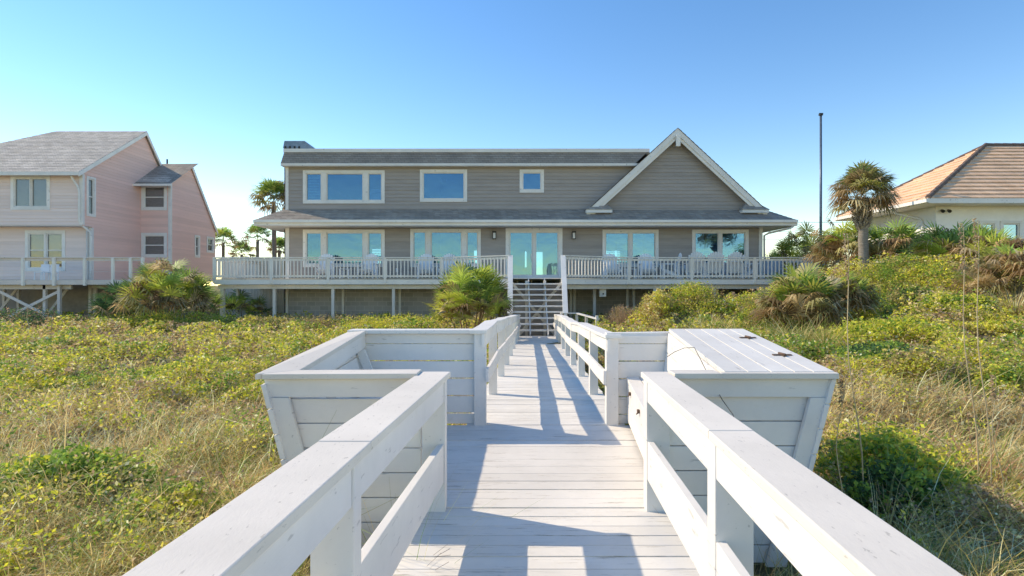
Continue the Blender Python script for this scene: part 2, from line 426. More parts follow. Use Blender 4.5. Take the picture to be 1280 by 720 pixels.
def near_cap_z(y): return -.628+.002*(3.96-y)
def near_rail(side, posts):
    X = (lambda y: xl(y)) if side < 0 else (lambda y: xr(y))
    sg = side
    for y in posts:
        q = MB(); x0 = X(y); x1 = x0+sg*.165
        q.box(min(x0,x1), max(x0,x1), y-.05, y+.05, gz(x0,y)-.3, near_cap_z(y)-.04)
        q.build('post', M_rail, bw, bevel=.006)
    ys = posts
    c = MB(); ye = [-5.0, -1.6, 2.25 if side < 0 else 2.42, 4.09]
    for a, b in zip(ye, ye[1:]):
        mzd = lambda yy: near_cap_z(yy)
        wd = .185 if sg > 0 else .205; i0 = X(a)-sg*.012; o0 = X(a)+sg*wd; i1 = X(b)-sg*.012; o1 = X(b)+sg*wd; dz = random.uniform(-.0015,.002)
        b2 = b-.003
        pts = [(i0,a,mzd(a)-.04+dz),(o0,a,mzd(a)-.04+dz),(o1,b2,mzd(b)-.04+dz),(i1,b2,mzd(b)-.04+dz)]
        c.hexa(pts+[(p[0],p[1],p[2]+.04) for p in pts])
    c.build('cap_rail', M_cap, bw, bevel=.005)
    for nm_, top, hgt in (('side_board', -.045, .15), ('mid_rail', None, .27)):
        m = MB()
        for a, b in zip(ys, ys[1:]):
            a0, b0 = a+.052, b-.052
            if nm_ == 'side_board': t0, t1 = near_cap_z(a0)+top, near_cap_z(b0)+top
            else: t0, t1 = walk_z(a0)+.50, walk_z(b0)+.50-.02*(side<0)
            i0, i1 = X(a0)+sg*.006, X(b0)+sg*.006
            pts = [(i0,a0,t0-hgt),(i0+sg*.045,a0,t0-hgt),(i1+sg*.045,b0,t1-hgt),(i1,b0,t1-hgt)]
            m.hexa(pts+[(p[0],p[1],p[2]+hgt) for p in pts])
        m.build(nm_, M_rail, bw, bevel=.004)
near_rail(-1, [-3.4,-1.6,.25,2.12,4.0])
near_rail(1, [-3.0,-1.2,.6,2.42,4.0])
PY = [5.8,7.5,9.4,11.3,13.2,15.1,17,18.7,20.1]
CL = [-.456,-.47,-.557,-.638,-.726,-.81,-.89,-.96,-1.05]; CR = [-.505,-.568,-.624,-.74,-.773,-.82,-.90,-.97,-1.03]
for sg, X, CZ in ((-1, xl, CL), (1, xr, CR)):
    for y, cz in zip(PY, CZ):
        q = MB(); x0 = X(y); x1 = x0+sg*(.11 if y > 6 else .125)
        q.box(min(x0,x1), max(x0,x1), y-.05, y+.05, gz(x0,y)-.3, cz-.037); q.build('post', M_rail, bw, bevel=.005)
    c = MB(); m = MB(); s = MB(); sub = []
    for i in range(len(PY)-1):
        for t in (0,.5,1):
            if t == 1 and i < len(PY)-2: continue
            yy = PY[i]+(PY[i+1]-PY[i])*t; zz = CZ[i]+(CZ[i+1]-CZ[i])*t+(random.uniform(-.012,.02) if t == .5 else 0)
            sub.append((yy, zz, random.uniform(-.012,.012)))
    sub[0] = (5.72, sub[0][1], 0)
    for (a,za,ja),(b,zb,jb) in zip(sub, sub[1:]):
        i0 = X(a)-sg*.015+ja; o0 = X(a)+sg*.16+ja; i1 = X(b)-sg*.015+jb; o1 = X(b)+sg*.16+jb
        pts = [(i0,a,za-.037),(o0,a,za-.037),(o1,b-.001,zb-.037),(i1,b-.001,zb-.037)]
        c.hexa(pts+[(p[0],p[1],p[2]+.037) for p in pts])
        j0, j1 = ja*.6, jb*.6
        for mm, tz, hh in ((s,-.04,.13),(m,None,.14)):
            t0 = za+tz if tz else (za+walk_z(a))/2+.10
            t1 = zb+tz if tz else (zb+walk_z(b))/2+.10
            f0, f1 = X(a)-sg*.004+j0, X(b)-sg*.004+j1
            if tz: f0 += sg*.01; f1 += sg*.01
            pts = [(f0,a,t0-hh),(f0-sg*.03*(0 if tz else 1)+sg*.03*(1 if tz else 0),a,t0-hh),(f1-sg*.03*(0 if tz else 1)+sg*.03*(1 if tz else 0),b-.001,t1-hh),(f1,b-.001,t1-hh)]
            mm.hexa(pts+[(p[0],p[1],p[2]+hh) for p in pts])
    c.build('cap_rail', M_rail, bw, bevel=.004); s.build('side_board', M_rail, bw); m.build('mid_rail', M_rail, bw)

# ---- bays with benches (platform tilts gently upward)
def bz(y): return float(np.interp(y, [3.9,5.85], [0,.165]))     # tilt offset
def plank_panel(mb, y, xa, xb, zt, zb, lean_a=0., lean_b=0., h=.17, gap=.007, th=.035, zt0=None):
    """horizontal planks in the plane Y=y; outer edges lean: x changes by lean per metre of drop"""
    z = zt
    while z > zb+.03:
        z1 = z-h; d0 = zt-z; d1 = zt-z1
        if z1 < zb: z1 = zb; d1 = zt-zb
        pts = [(xa+lean_a*d1,y,z1),(xb+lean_b*d1,y,z1),(xb+lean_b*d1,y+th,z1),(xa+lean_a*d1,y+th,z1),
               (xa+lean_a*d0,y,z),(xb+lean_b*d0,y,z),(xb+lean_b*d0,y+th,z),(xa+lean_a*d0,y+th,z)]
        mb.hexa(pts); z = z1-gap
        if z1 <= zb: break
# left open bench
LB = empty('built_in_bench', (-1.4,4.8,-1.5), 'white open bench bay with sloping plank back on the left side of the boardwalk', 'bench')
p = MB(); plank_panel(p, 4.0, -1.66, -.65, -.81, -1.98, .26, 0); p.build('end_panel', M_rx, LB, bevel=.003)
p = MB(); p.hexa([(-1.735,3.965,-.79),(-.64,3.965,-.79),(-.64,3.998,-.79),(-1.735,3.998,-.79),(-1.755,3.965,-.665),(-.64,3.965,-.655),(-.64,3.998,-.655),(-1.755,3.998,-.665)])
p.build('top_board', M_rx, LB, bevel=.003)
p = MB(); p.hexa([(-1.755,3.93,-.66),(-.662,3.90,-.65),(-.662,4.10,-.65),(-1.755,4.12,-.66),(-1.755,3.93,-.622),(-.662,3.90,-.612),(-.662,4.10,-.612),(-1.755,4.12,-.622)])
p.build('cap_rail', M_cap, LB, bevel=.004)
p = MB()   # slanted corner board on the end
p.hexa([(-1.40,3.955,-1.99),(-1.26,3.955,-1.99),(-1.26,3.99,-1.99),(-1.40,3.99,-1.99),(-1.72,3.955,-.792),(-1.58,3.955,-.792),(-1.58,3.99,-.792),(-1.72,3.99,-.792)])
p.build('corner_board', M_rail, LB, bevel=.003)
p = MB()   # sloping back planks (left side), leaning outward at the top
for i in range(6):
    t0 = .0+i*.177; t1 = t0+.168
    def bk(y, d, o=0): return (-1.765+.065*(y-3.93)+.26*d+o, y, -.70-d+bz(y))
    for (a_, b_) in ((3.93, 5.86),):
        p.hexa([bk(a_,t1),bk(a_,t1,.035),bk(b_,t1,.035),bk(b_,t1),bk(a_,t0),bk(a_,t0,.035),bk(b_,t0,.035),bk(b_,t0)])
p.build('backrest', M_rail, LB, bevel=.003)
p = MB(); p.hexa([(-1.80,3.92,-.66),(-1.56,4.12,-.66),(-1.50,5.74,-.50),(-1.68,5.94,-.50),(-1.80,3.92,-.620),(-1.56,4.12,-.620),(-1.50,5.74,-.462),(-1.68,5.94,-.462)])
p.build('back_cap', M_cap, LB, bevel=.004)
p = MB(); p.hexa([(-1.60,4.03,-.80),(-1.565,4.03,-.80),(-1.515,5.79,-.64),(-1.55,5.79,-.64),(-1.60,4.03,-.662),(-1.565,4.03,-.662),(-1.515,5.79,-.502),(-1.55,5.79,-.502)])
p.build('inner_fascia', M_rail, LB, bevel=.003)
p = MB(); plank_panel(p, 5.80, -1.60, -.385, -.605, -1.43, .22, 0, .168, .013); p.box(-1.62,-.385,5.80,5.835,-.60,-.50); p.build('rear_panel', M_rx, LB, bevel=.003)
p = MB(); p.hexa([(-1.69,5.74,-.495),(-.27,5.74,-.493),(-.27,5.94,-.493),(-1.69,5.94,-.495),(-1.69,5.74,-.458),(-.27,5.74,-.455),(-.27,5.94,-.455),(-1.69,5.94,-.458)]); p.build('rear_cap', M_rail, LB, bevel=.004)
for yb in (4.55, 5.66):
    p = MB(); p.hexa([(-1.42,yb,-1.2+bz(yb)),(-1.33,yb,-1.2+bz(yb)),(-1.33,yb+.04,-1.2+bz(yb)),(-1.42,yb+.04,-1.2+bz(yb)),(-1.58,yb,-.80+bz(yb)),(-1.49,yb,-.80+bz(yb)),(-1.49,yb+.04,-.80+bz(yb)),(-1.58,yb+.04,-.80+bz(yb))])
    p.build('brace', M_rail, LB, bevel=.003)
p = MB()
for i in range(3):
    x0 = -1.46+i*.15
    p.hexa([(x0,4.05,-1.185),(x0+.142,4.05,-1.185),(x0+.142+.06,5.78,-1.03),(x0+.06,5.78,-1.03),(x0,4.05,-1.15),(x0+.142,4.05,-1.15),(x0+.142+.06,5.78,-.995),(x0+.06,5.78,-.995)])
p.build('seat', M_rail, LB, bevel=.003)
p = MB(); p.hexa([(-1.04,4.06,-1.6),(-1.0,4.06,-1.6),(-.94,5.77,-1.43),(-.98,5.77,-1.43),(-1.04,4.06,-1.187),(-1.0,4.06,-1.187),(-.94,5.77,-1.032),(-.98,5.77,-1.032)]); p.build('seat_front', M_rail, LB, bevel=.003)

# right storage bench
SB = empty('storage_bench', (1.7,4.8,-1.5), 'white bench with planked storage lid and rusty hinges on the right side of the boardwalk', 'bench')
def lx(y, x): return x+.068*(y-3.95)
def slab(mb, x0,x1,y0,y1,z0,z1):   # follows flare and tilt
    mb.hexa([(lx(y0,x0),y0,z0+bz(y0)),(lx(y0,x1),y0,z0+bz(y0)),(lx(y1,x1),y1,z0+bz(y1)),(lx(y1,x0),y1,z0+bz(y1)),
             (lx(y0,x0),y0,z1+bz(y0)),(lx(y0,x1),y0,z1+bz(y0)),(lx(y1,x1),y1,z1+bz(y1)),(lx(y1,x0),y1,z1+bz(y1))])
lid = MB(); e = [1.50,1.665,1.83,1.995,2.13,2.285]
for i in range(5): slab(lid, e[i]+.0035, e[i+1]-.0035, 3.96, 5.83, -.648, -.612)
lid = lid.build('lid', M_lid, SB, bevel=.003)
for yy, xx in ((4.5,2.135),(5.28,2.135)):
    h = MB(); slab(h, xx-.075,xx+.075,yy-.012,yy+.022,-.611,-.604)
    n0 = len(h.v); slab(h, xx-.012,xx+.012,yy-.05,yy+.06,-.610,-.602); h.tube([(lx(yy,xx)-.0,yy-.05,-.598+bz(yy)),(lx(yy,xx),yy+.06,-.598+bz(yy))], .008)
    h.build('hinge', M_rust, lid)
p = MB(); slab(p, 1.47,2.29,3.915,3.955,-.655,-.615); p.build('lid_edge', M_cap, SB, bevel=.003)
p = MB(); p.box(1.137,1.468,3.91,4.09,-.652,-.614); p.build('cap_rail', M_cap, SB, bevel=.003)
p = MB(); p.box(1.12,2.262,3.965,3.998,-.79,-.66); p.build('top_board', M_rx, SB, bevel=.003)
p = MB(); plank_panel(p, 4.0, 1.12, 2.17, -.795, -1.98, 0, -.26); p.build('end_panel', M_rx, SB, bevel=.003)
p = MB(); p.hexa([(1.80,3.955,-1.99),(1.94,3.955,-1.99),(1.94,3.99,-1.99),(1.80,3.99,-1.99),(2.11,3.955,-.792),(2.25,3.955,-.792),(2.25,3.99,-.792),(2.11,3.99,-.792)])
p.build('corner_board', M_rail, SB, bevel=.003)
p = MB()
for i in range(6):
    t0 = i*.177; t1 = t0+.168
    def bo(y, d, o=0): return (lx(y,2.285)-.26*d-o, y, -.665-d+bz(y))
    p.hexa([bo(3.94,t1,.035),bo(3.94,t1),bo(5.86,t1),bo(5.86,t1,.035),bo(3.94,t0,.035),bo(3.94,t0),bo(5.86,t0),bo(5.86,t0,.035)])
p.build('outer_side', M_rail, SB, bevel=.003)
p = MB()   # inner leaning backrest between seat and lid
for d0, d1 in ((0,.19),(.197,.43)):
    def bi(y, d, o=0): return (lx(y,1.52)-.12*d-o, y, -.652-d+bz(y))
    p.hexa([bi(4.03,d1,.03),bi(4.03,d1),bi(5.79,d1),bi(5.79,d1,.03),bi(4.03,d0,.03),bi(4.03,d0),bi(5.79,d0),bi(5.79,d0,.03)])
p.build('backrest', M_rail, SB, bevel=.003)
p = MB()
def sx(y): return xr(y)+.10 if y > 5 else xr(y)+.10
for i in range(3):
    a0 = 1.06+i*.135; q = .035*1
    p.hexa([(a0,4.06,-1.125),(a0+.128,4.06,-1.125),(a0+.128+.12,5.78,-.975),(a0+.12,5.78,-.975),(a0,4.06,-1.09),(a0+.128,4.06,-1.09),(a0+.128+.12,5.78,-.94),(a0+.12,5.78,-.94)])
p.build('seat', M_rail, SB, bevel=.003)
fp = MB()
for z0, z1 in ((-.128-.245,-.128),(-.53,-.38)):
    y0, y1 = 4.06, 5.76
    fp.hexa([(1.065,y0,-1.0+z0-.0),(1.09,y0,-1.0+z0),(1.21,y1,-.85+z0),(1.185,y1,-.85+z0),(1.065,y0,-1.0+z1),(1.09,y0,-1.0+z1),(1.21,y1,-.85+z1),(1.185,y1,-.85+z1)])
fp = fp.build('front_panel', M_rail, SB, bevel=.003)
for yy in (4.95, 5.5):
    t = (yy-4.06)/1.7; h = MB(); x = 1.065+.12*t; z = -1.19+.15*t
    h.box(x-.02,x-.001,yy-.02,yy+.02,z-.015,z+.015); h.tube([(x-.022,yy-.025,z-.01),(x-.022,yy+.025,z-.03)], .006); h.build('latch', M_rust, fp)
p = MB(); plank_panel(p, 5.80, 1.095, 2.36, -.605, -1.43, 0, -.22, .172, .012); p.box(1.095,2.38,5.80,5.835,-.60,-.52); p.build('rear_panel', M_rx, SB, bevel=.003)
p = MB(); p.hexa([(.985,5.835,-.532),(2.46,5.835,-.512),(2.46,5.95,-.512),(.985,5.95,-.532),(.985,5.835,-.495),(2.46,5.835,-.475),(2.46,5.95,-.475),(.985,5.95,-.495)]); p.build('rear_cap', M_rail, SB, bevel=.004)
tw = MB()
for i in range(5):
    a_ = Vector((-.47+random.uniform(-.02,.05), 3.2+random.uniform(-.1,.1), walk_z(3.3)+.012)); tw.tube([a_, a_+Vector((random.uniform(.02,.1),random.uniform(-.02,.16),random.uniform(0,.04)))], .0011, 4)
tag(tw.build('dry_twig', M_rust, None), 'small dry twig lying on the planks by the left railing', 'twig')
# bent dry stem over the bench
s = MB(); s.tube([W(834,446,4.6),W(843,440,4.6),W(855,435,4.55),W(868,434.5,4.5),W(874,446,4.4),W(887,472,4.2),W(903,500,3.9),W(916,518,3.7),W(930,560,3.5)], .0028, 5)
tag(s.build('bent_grass', mat_plain('dark_grass', (.07,.065,.06), .8), None), 'thin dark bent grass stem arching over the storage lid', 'grass')

# ------------------------------------------------------------------ stairs
ST = empty('staircase', (.95,21.2,-1.81), 'white open riser timber stairs rising to the glass sliding door', 'staircase')
x0s, x1s = -.02, 1.98; YB, YS = 20.15, 22.45; zb_, zt_ = -1.81, .305; NR = 10
tr = MB()
for i in range(1, NR):
    z = zb_+(zt_-zb_)*i/NR; yy = YB+(YS-YB)*(i-.5)/NR
    tr.box(x0s+.03, x1s-.03, yy-.02, yy+.23, z-.055, z)
tr.build('tread', M_trim, ST, bevel=.004)
for x in (x0s, x1s, .66, 1.30):
    s = MB(); s.beam((x,YB,zb_-.02),(x,YS+.1,zt_-.1),.045,.22,up=(0,-.7,.7)); s.build('stringer', M_hdeck, ST)
for sg, xa, xb in ((-1,-.07,-.06),(1,1.90,2.05)):
    h = MB(); a = Vector((xa if sg < 0 else xa+.02,YB-.05,-1.0)); b = Vector((xb,YS,1.20)); h.beam(a, b, .19, .045, up=(0,-.7,.7)); h.build('handrail', M_trim, ST, bevel=.004)
    for t in (.25,.5,.75):
        h = MB(); a2 = a+Vector((0,0,-t*.95)); b2 = b+Vector((0,0,-t*.9)); h.beam(a2, b2, .035, .10, up=(0,-.7,.7)); h.build('side_rail', M_trim, ST)
    for t in (.02,.5,.99):
        q = a.lerp(b, t); s = MB(); s.box(q.x-.05,q.x+.05,q.y-.05,q.y+.05,(zb_ if t<.6 else 0)-.5,q.z-.03); s.build('post', M_trim, ST)
for px in (658,681):
    x = (px-640)/F*22.3; s = MB(); s.box(x-.05,x+.05,22.26,22.36,gz(x,22.3)-.3,.2); s.build('support_post', M_hdeck, ST)
for a_, b_ in (((.0,22.2,.1),(1.75,22.2,-2.0)),((1.95,22.15,.1),(.25,22.15,-2.0))):
    s = MB(); s.beam(a_,b_,.04,.11,up=(0,0,.9)); s.build('cross_brace', M_hdeck, ST)
s = MB(); siding(s, (0,22.55,0), (1,0,0), (0,-1,0), [(-.05,-2.3),(2.03,-2.3),(2.03,.02),(-.05,.02)], []); s.build('skirt_wall', M_grey, ST)
# short landing rail beside the stair foot
LR = empty('landing_rail', (2.6,20.3,-2), 'short low white handrail branching right from the stair foot', 'railing')
s = MB(); s.beam((1.75,20.2,-1.0),(2.35,20.3,-1.0),.14,.04); s.build('cap_rail', M_rail, LR, bevel=.004); s = MB(); s.beam((2.35,20.3,-1.0),(2.95,19.2,-1.15),.14,.04); s.build('cap_rail', M_rail, LR, bevel=.004)
for q in ((2.35,20.3),(2.92,19.25),(2.63,19.8)):
    s = MB(); s.box(q[0]-.045,q[0]+.045,q[1]-.045,q[1]+.045,-2.5,-1.03); s.build('post', M_rail, LR)

# ------------------------------------------------------------------ house deck
YD, YW = 24.0, 26.4
SD, SW = YD/F, YW/F
DZ = .305; RT = 1.20
HD = empty('house_deck', (0,24.5,-1.8), 'long raised white timber deck with baluster railing across the front of the grey house', 'deck')
xL, xR = (268-640)*SD, (1022-640)*SD
xa, xb = -3.0, 5.0
f = MB(); y = YD
outline = lambda yy: None
yy = YS
while yy < 27.6:
    w = .14
    if yy < YD:
        t = (yy-YS)/(YD-YS); spans = [(-.06+(xa+.06)*t, 2.05+(xb-2.05)*t)] if t >= 0 else []
    elif yy < YW-.05: spans = [(xL, xR)]
    else: spans = [(xL, (358-640)*SW), ((952-640)*SW, xR)]
    for s0, s1 in spans: f.box(s0, s1, yy, yy+w-.006, DZ-.035, DZ+random.uniform(-.002,.002))
    yy += w
f.build('floor_boards', M_hdeck, HD)
path = [(xL,YW+3),(xL,YD),(xa,YD),(-.07,YS)], [(2.07,YS),(xb,YD),(xR,YD),(xR,YW+3)]
for pl in path:
    for (ax,ay),(bx,by) in zip(pl, pl[1:]):
        rim = MB(); beam_ = MB(); rim.beam((ax,ay,DZ-.15),(bx,by,DZ-.15),.04,.21)
        beam_.beam((ax*.995,ay+.25,DZ-.36),(bx*.995,by+.25,DZ-.36),.09,.17)
        rim.build('rim_board', M_trim, HD); beam_.build('beam', M_hdeck, HD)
jo = MB(); x = xL+.4
while x < xR: jo.box(x-.02,x+.02,YD+.05,YW-.1,DZ-.24,DZ-.045); x += .6
jo.build('joists', M_hdeck, HD)
def newel(x, y, top=RT+.0, bot=DZ-.2, w=.10):
    q = MB(); q.box(x-w/2,x+w/2,y-w/2,y+w/2,bot,top); q.build('newel_post', M_trim, HD)
def bal_panel(a, b):
    a = Vector((*a,0)); b = Vector((*b,0)); L = (b-a).length; n = max(2, round(L/.155)); d = (b-a)/n
    q = MB(); k = MB(); u = (b-a).normalized()
    q.beam(a+Vector((0,0,DZ+.10)), b+Vector((0,0,DZ+.10)), .04, .085); q.beam(a+Vector((0,0,RT-.095)), b+Vector((0,0,RT-.095)), .04, .085)
    for i in range(n):
        c = a+d*(i+.5); nn = Vector((u.y,-u.x,0)); r = nn*.0385
        w = u*.021
        pts = [c-w+nn*.021, c+w+nn*.021, c+w+nn*.058, c-w+nn*.058]
        q.hexa([(p.x,p.y,DZ+.03) for p in pts]+[(p.x,p.y,RT-.055) for p in pts])
    q.build('baluster_panel', M_trim, HD)
for pl in path:
    for (ax,ay),(bx,by) in zip(pl, pl[1:]):
        cap = MB()
        cap.beam((ax,ay,RT+.0),(bx,by,RT+.0),.14,.04); cap.build('cap_rail', M_trim, HD, bevel=.004)
        L = math.hypot(bx-ax,by-ay); n = max(1, round(L/2.35))
        for i in range(n):
            p0 = (ax+(bx-ax)*i/n, ay+(by-ay)*i/n); p1 = (ax+(bx-ax)*(i+1)/n, ay+(by-ay)*(i+1)/n)
            newel(*p0, top=RT-.022); bal_panel(p0, p1)
    newel(*pl[-1], top=RT-.022)
for px in (274,340,414,490.5,556,744,820,895,970,1016):
    x = (px-640)*SD; w = .12 if px != 274 else .16
    q = MB(); q.box(x-w/2,x+w/2,YD+.2,YD+.2+w,gz(x,YD+.2)-.4,DZ-.45 if px != 274 else DZ-.26); q.build('support_post', M_hdeck, HD)
for px in (297,359,429,500,570,713.5,718,784,792,870,950):
    x = (px-640)/F*25.9; q = MB(); q.box(x-.055,x+.055,25.85,25.96,gz(x,25.9)-.4,DZ-.05); q.build('support_post', M_hdeck, HD)
bx = MB(); bx.box(*[(v-640)/F*23.9 for v in (749,757.5)],23.85,23.95,*[(HY-v)/F*23.9 for v in (371,356)]); b2 = bx.build('utility_box', M_trim, HD, bevel=.02)
bx = MB(); bx.box(3.86,3.92,23.83,23.853,-.38,-.32); bx.build('socket_hole', M_dark, b2)

# ------------------------------------------------------------------ main house
H = empty('beach_house', (.6,30,-1.8), 'two storey grey lap sided beach house with white trim, blue windows and right gable', 'house')
wl, wr = (358-640)*SW, (952-640)*SW
wx = lambda px: (px-640)*SW
wz = lambda py: (HY-py)*SW
Uv, Nf = (1,0,0), (0,-1,0)
T = .13
lower = {'a':(379,481,287,334), 'b':(513,601,286,334), 'd':(632,703,285,349), 'e':(753,823,287,334), 'f':(865,935.5,287,334)}
upper = {'a':(379,481,213,254.5), 'b':(525,584,212,252.5), 'c':(649.5,680,212,241)}
def hole(r): return (wx(r[0])+T*.6, wx(r[1])-T*.6, wz(r[3])+T*.6, wz(r[2])-T*.6)
s = MB()
siding(s, (0,YW,0), Uv, Nf, [(wl,DZ-.1),(wr,DZ-.1),(wr,3.7),(wl,3.7)], [hole(r) for r in lower.values()])
siding(s, (0,YW,0), Uv, Nf, [(wl,3.3),(7.0,3.3),(7.0,5.75),(wl,5.75)], [hole(r) for r in upper.values()])
gz0, gap_ = 3.45, 7.15
siding(s, (0,YW-.08,0), Uv, Nf, [(3.75,gz0),(11.55,gz0),(7.66,gap_-.05)], [])
# side and rear walls
siding(s, (wl,YW,0), (0,1,0), (-1,0,0), [(0,-1.9),(12,-1.9),(12,5.75),(0,5.75)], [])
siding(s, (wr,YW,0), (0,1,0), (1,0,0), [(0,-1.9),(12,-1.9),(12,3.6),(0,3.6)], [])
siding(s, (0,YW+12,0), Uv, (0,1,0), [(wl,-1.9),(wr,-1.9),(wr,5.7),(wl,5.7)], [(-9.6,-8.6,1.0,2.5),(-7.9,-7.0,1.0,2.5),(-2.6,-1.3,1.1,2.4),(.15,1.0,1.25,2.35),(1.5,2.1,.5,2.3),(6.0,7.4,1.0,2.4),(-9.3,-8.2,4.2,5.2),(-3.6,-2.6,4.0,5.2)])
s.build('wall', M_grey, H)
b = MB(); b.box(wl,(648-640)*SW,YW+.0,YW+.2,-2.3,DZ-.12); b.box((705-640)*SW,wr,YW+1.6,YW+1.8,-2.3,DZ-.12); b.build('block_wall', M_block, H)
RH = [(-9.6,-8.6,1.0,2.5),(-7.9,-7.0,1.0,2.5),(-2.6,-1.3,1.1,2.4),(.15,1.0,1.25,2.35),(1.5,2.1,.5,2.3),(6.0,7.4,1.0,2.4),(-9.3,-8.2,4.2,5.2),(-3.6,-2.6,4.0,5.2)]
rm = MB()   # rooms
for (z0,z1,x0,x1,dd) in ((DZ,2.9,wl+.15,-3.4,5.5),(DZ,2.9,-3.3,3.6,6.5),(DZ,2.9,3.7,wr-.15,5.0),(3.35,5.7,wl+.15,-5.2,4.5),(3.35,5.7,-5.1,-.8,4.5),(3.35,5.7,-.7,6.9,4.5)):
    y0, y1 = YW+.13, YW+11.86
    rm.quad((x0,y0,z0),(x1,y0,z0),(x1,y1,z0),(x0,y1,z0)); rm.quad((x0,y0,z1),(x1,y0,z1),(x1,y1,z1),(x0,y1,z1))
    rm.quad((x0,y0,z0),(x0,y1,z0),(x0,y1,z1),(x0,y0,z1)); rm.quad((x1,y0,z0),(x1,y1,z0),(x1,y1,z1),(x1,y0,z1))
    hh = [h for h in RH if x0 < h[0] < x1 and z0 < h[2] < z1]; us = [x0]+[v for h in hh for v in h[:2]]+[x1]
    for i in range(0,len(us),2): rm.quad((us[i],y1,z0),(us[i+1],y1,z0),(us[i+1],y1,z1),(us[i],y1,z1))
    for h in hh: rm.quad((h[0],y1,z0),(h[1],y1,z0),(h[1],y1,h[2]),(h[0],y1,h[2])); rm.quad((h[0],y1,h[3]),(h[1],y1,h[3]),(h[1],y1,z1),(h[0],y1,z1))
rm.build('interior_walls', M_room, H)
fi = MB()  # some things seen inside: door frames, light fittings, table
for cx, cz, w, hh, yy in ((-6.6,.31,1.2,1.9,31.5),(-.0,1.0,1.5,1.1,32.6),(-7.6,3.35,1.0,1.6,30.6),(-3.9,3.35,.06,2.2,30.5),(8.0,.31,1.4,1.7,31.2)):
    fi.box(cx-w/2,cx+w/2,yy,yy+.08,cz,cz+hh)
for cx, cz in ((-7.68,5.3),(-7.5,5.3),(-3.5,5.3),(-3.4,5.3)): fi.tube([(cx,28.5,cz),(cx,28.5,cz+.12)], .08)
fi.build('interior_fittings', M_blind, H)
def win(r, mull, **kw):
    return window(H, (0,YW,0), Uv, Nf, wx(r[0]),wx(r[1]),wz(r[3]),wz(r[2]), mull, trim=T, **kw)
m3 = lambda r: [(wx(r[0]+(r[1]-r[0])*.255), .22), (wx(r[0]+(r[1]-r[0])*.765), .22)]
win(upper['a'], m3(upper['a']), blinds=[(wx(384),wx(401),wz(249),wz(217)),(wx(460),wx(476),wz(249),wz(236))])
win(upper['b'], []); win(upper['c'], [])
win(lower['a'], m3(lower['a']), blinds=[(wx(460),wx(476),wz(325),wz(300))])
win(lower['b'], m3(lower['b']))
for k in 'ef':
    r = lower[k]; c = (r[0]+r[1])/2
    win(r, [(wx(c), .13)], blinds=[(wx(r[0])+.22,wx((r[0]+c)/2)-.05,wz(332),wz(291)),(wx((r[0]+c)/2)+.05,wx(c)-.1,wz(332),wz(291)),(wx(c)+.1,wx((r[1]+c)/2)-.05,wz(332),wz(291)),(wx((r[1]+c)/2)+.05,wx(r[1])-.22,wz(332),wz(291))])
r = lower['d']; dr = window(H, (0,YW,0), Uv, Nf, wx(r[0]),wx(r[1]),DZ-.02,wz(r[2]), [(wx(667.5),.10)], trim=.17, name='sliding_door', sash=.06)
h = MB(); h.tube([(wx(664),YW-.09,1.2),(wx(664),YW-.09,1.5)], .015); h.build('handle', M_trim, dr)
# trim: corner boards, fascia
for nm_, q in (('corner_board',(wl-.03,wl+.14,YW-.045,YW+.1,DZ-.1,2.8)),('corner_board',(wr-.14,wr+.03,YW-.045,YW+.1,DZ-.1,2.8)),('corner_board',(wl-.03,wl+.11,YW-.043,YW+.1,3.45,5.6)),('door_sill',(wx(632)-.12,wx(703)+.12,YW-.06,YW-.001,DZ-.1,DZ-.022))):
    t = MB(); t.box(*q); t.build(nm_, M_trim, H)
YE = 25.35; ex0, ex1 = -11.66, 12.89; ez = 2.97; ft = .255
# skirt roof
sk = MB()
ub, rb = YW+12, 3.58
sk.stepped((ex0,YE,ez),(ex1,YE,ez),(wr+.1,YW-.02,rb),(wl-.1,YW-.02,rb), 7, .018)
sk.stepped((ex0,ub,ez),(ex0,YE,ez),(wl-.02,YW-.02,rb),(wl-.02,ub,rb), 7, .018)
sk.stepped((ex1,YE,ez),(ex1,ub,ez),(wr-.1,ub,rb),(wr-.1,YW-.02,rb), 7, .018)
sk = sk.build('skirt_roof', M_shingle, H)
fa = MB()
fa.box(ex0-.02,ex1+.02,YE-.03,YE,ez-ft,ez+.0); fa.box(ex0-.03,ex0,YE,ub,ez-ft,ez); fa.box(ex1,ex1+.03,YE,ub,ez-ft,ez)
fa.box(ex0,ex1,YE,YW-.05,ez-ft+.02,ez-ft+.04); fa.box(ex0,wl-.03,YW-.05,ub,ez-ft+.02,ez-ft+.04); fa.box(wr+.03,ex1,YW-.05,ub,ez-ft+.02,ez-ft+.04)
fa.box(ex0+.0,ex1,YE-.13,YE-.031,ez-.12,ez-.0)
fa.build('fascia', M_trim, H)
dsp = MB(); dsp.tube([(ex1-.15,YE+.0,ez-.28),(ex1-.25,YE+.1,ez-.36),(ex1-.9,YW-.25,ez-.52),(wr+.08,YW-.1,ez-.62),(wr+.08,YW-.1,1.2)], .05, 8)
dsp.build('downspout', M_trim, H, smooth=True)
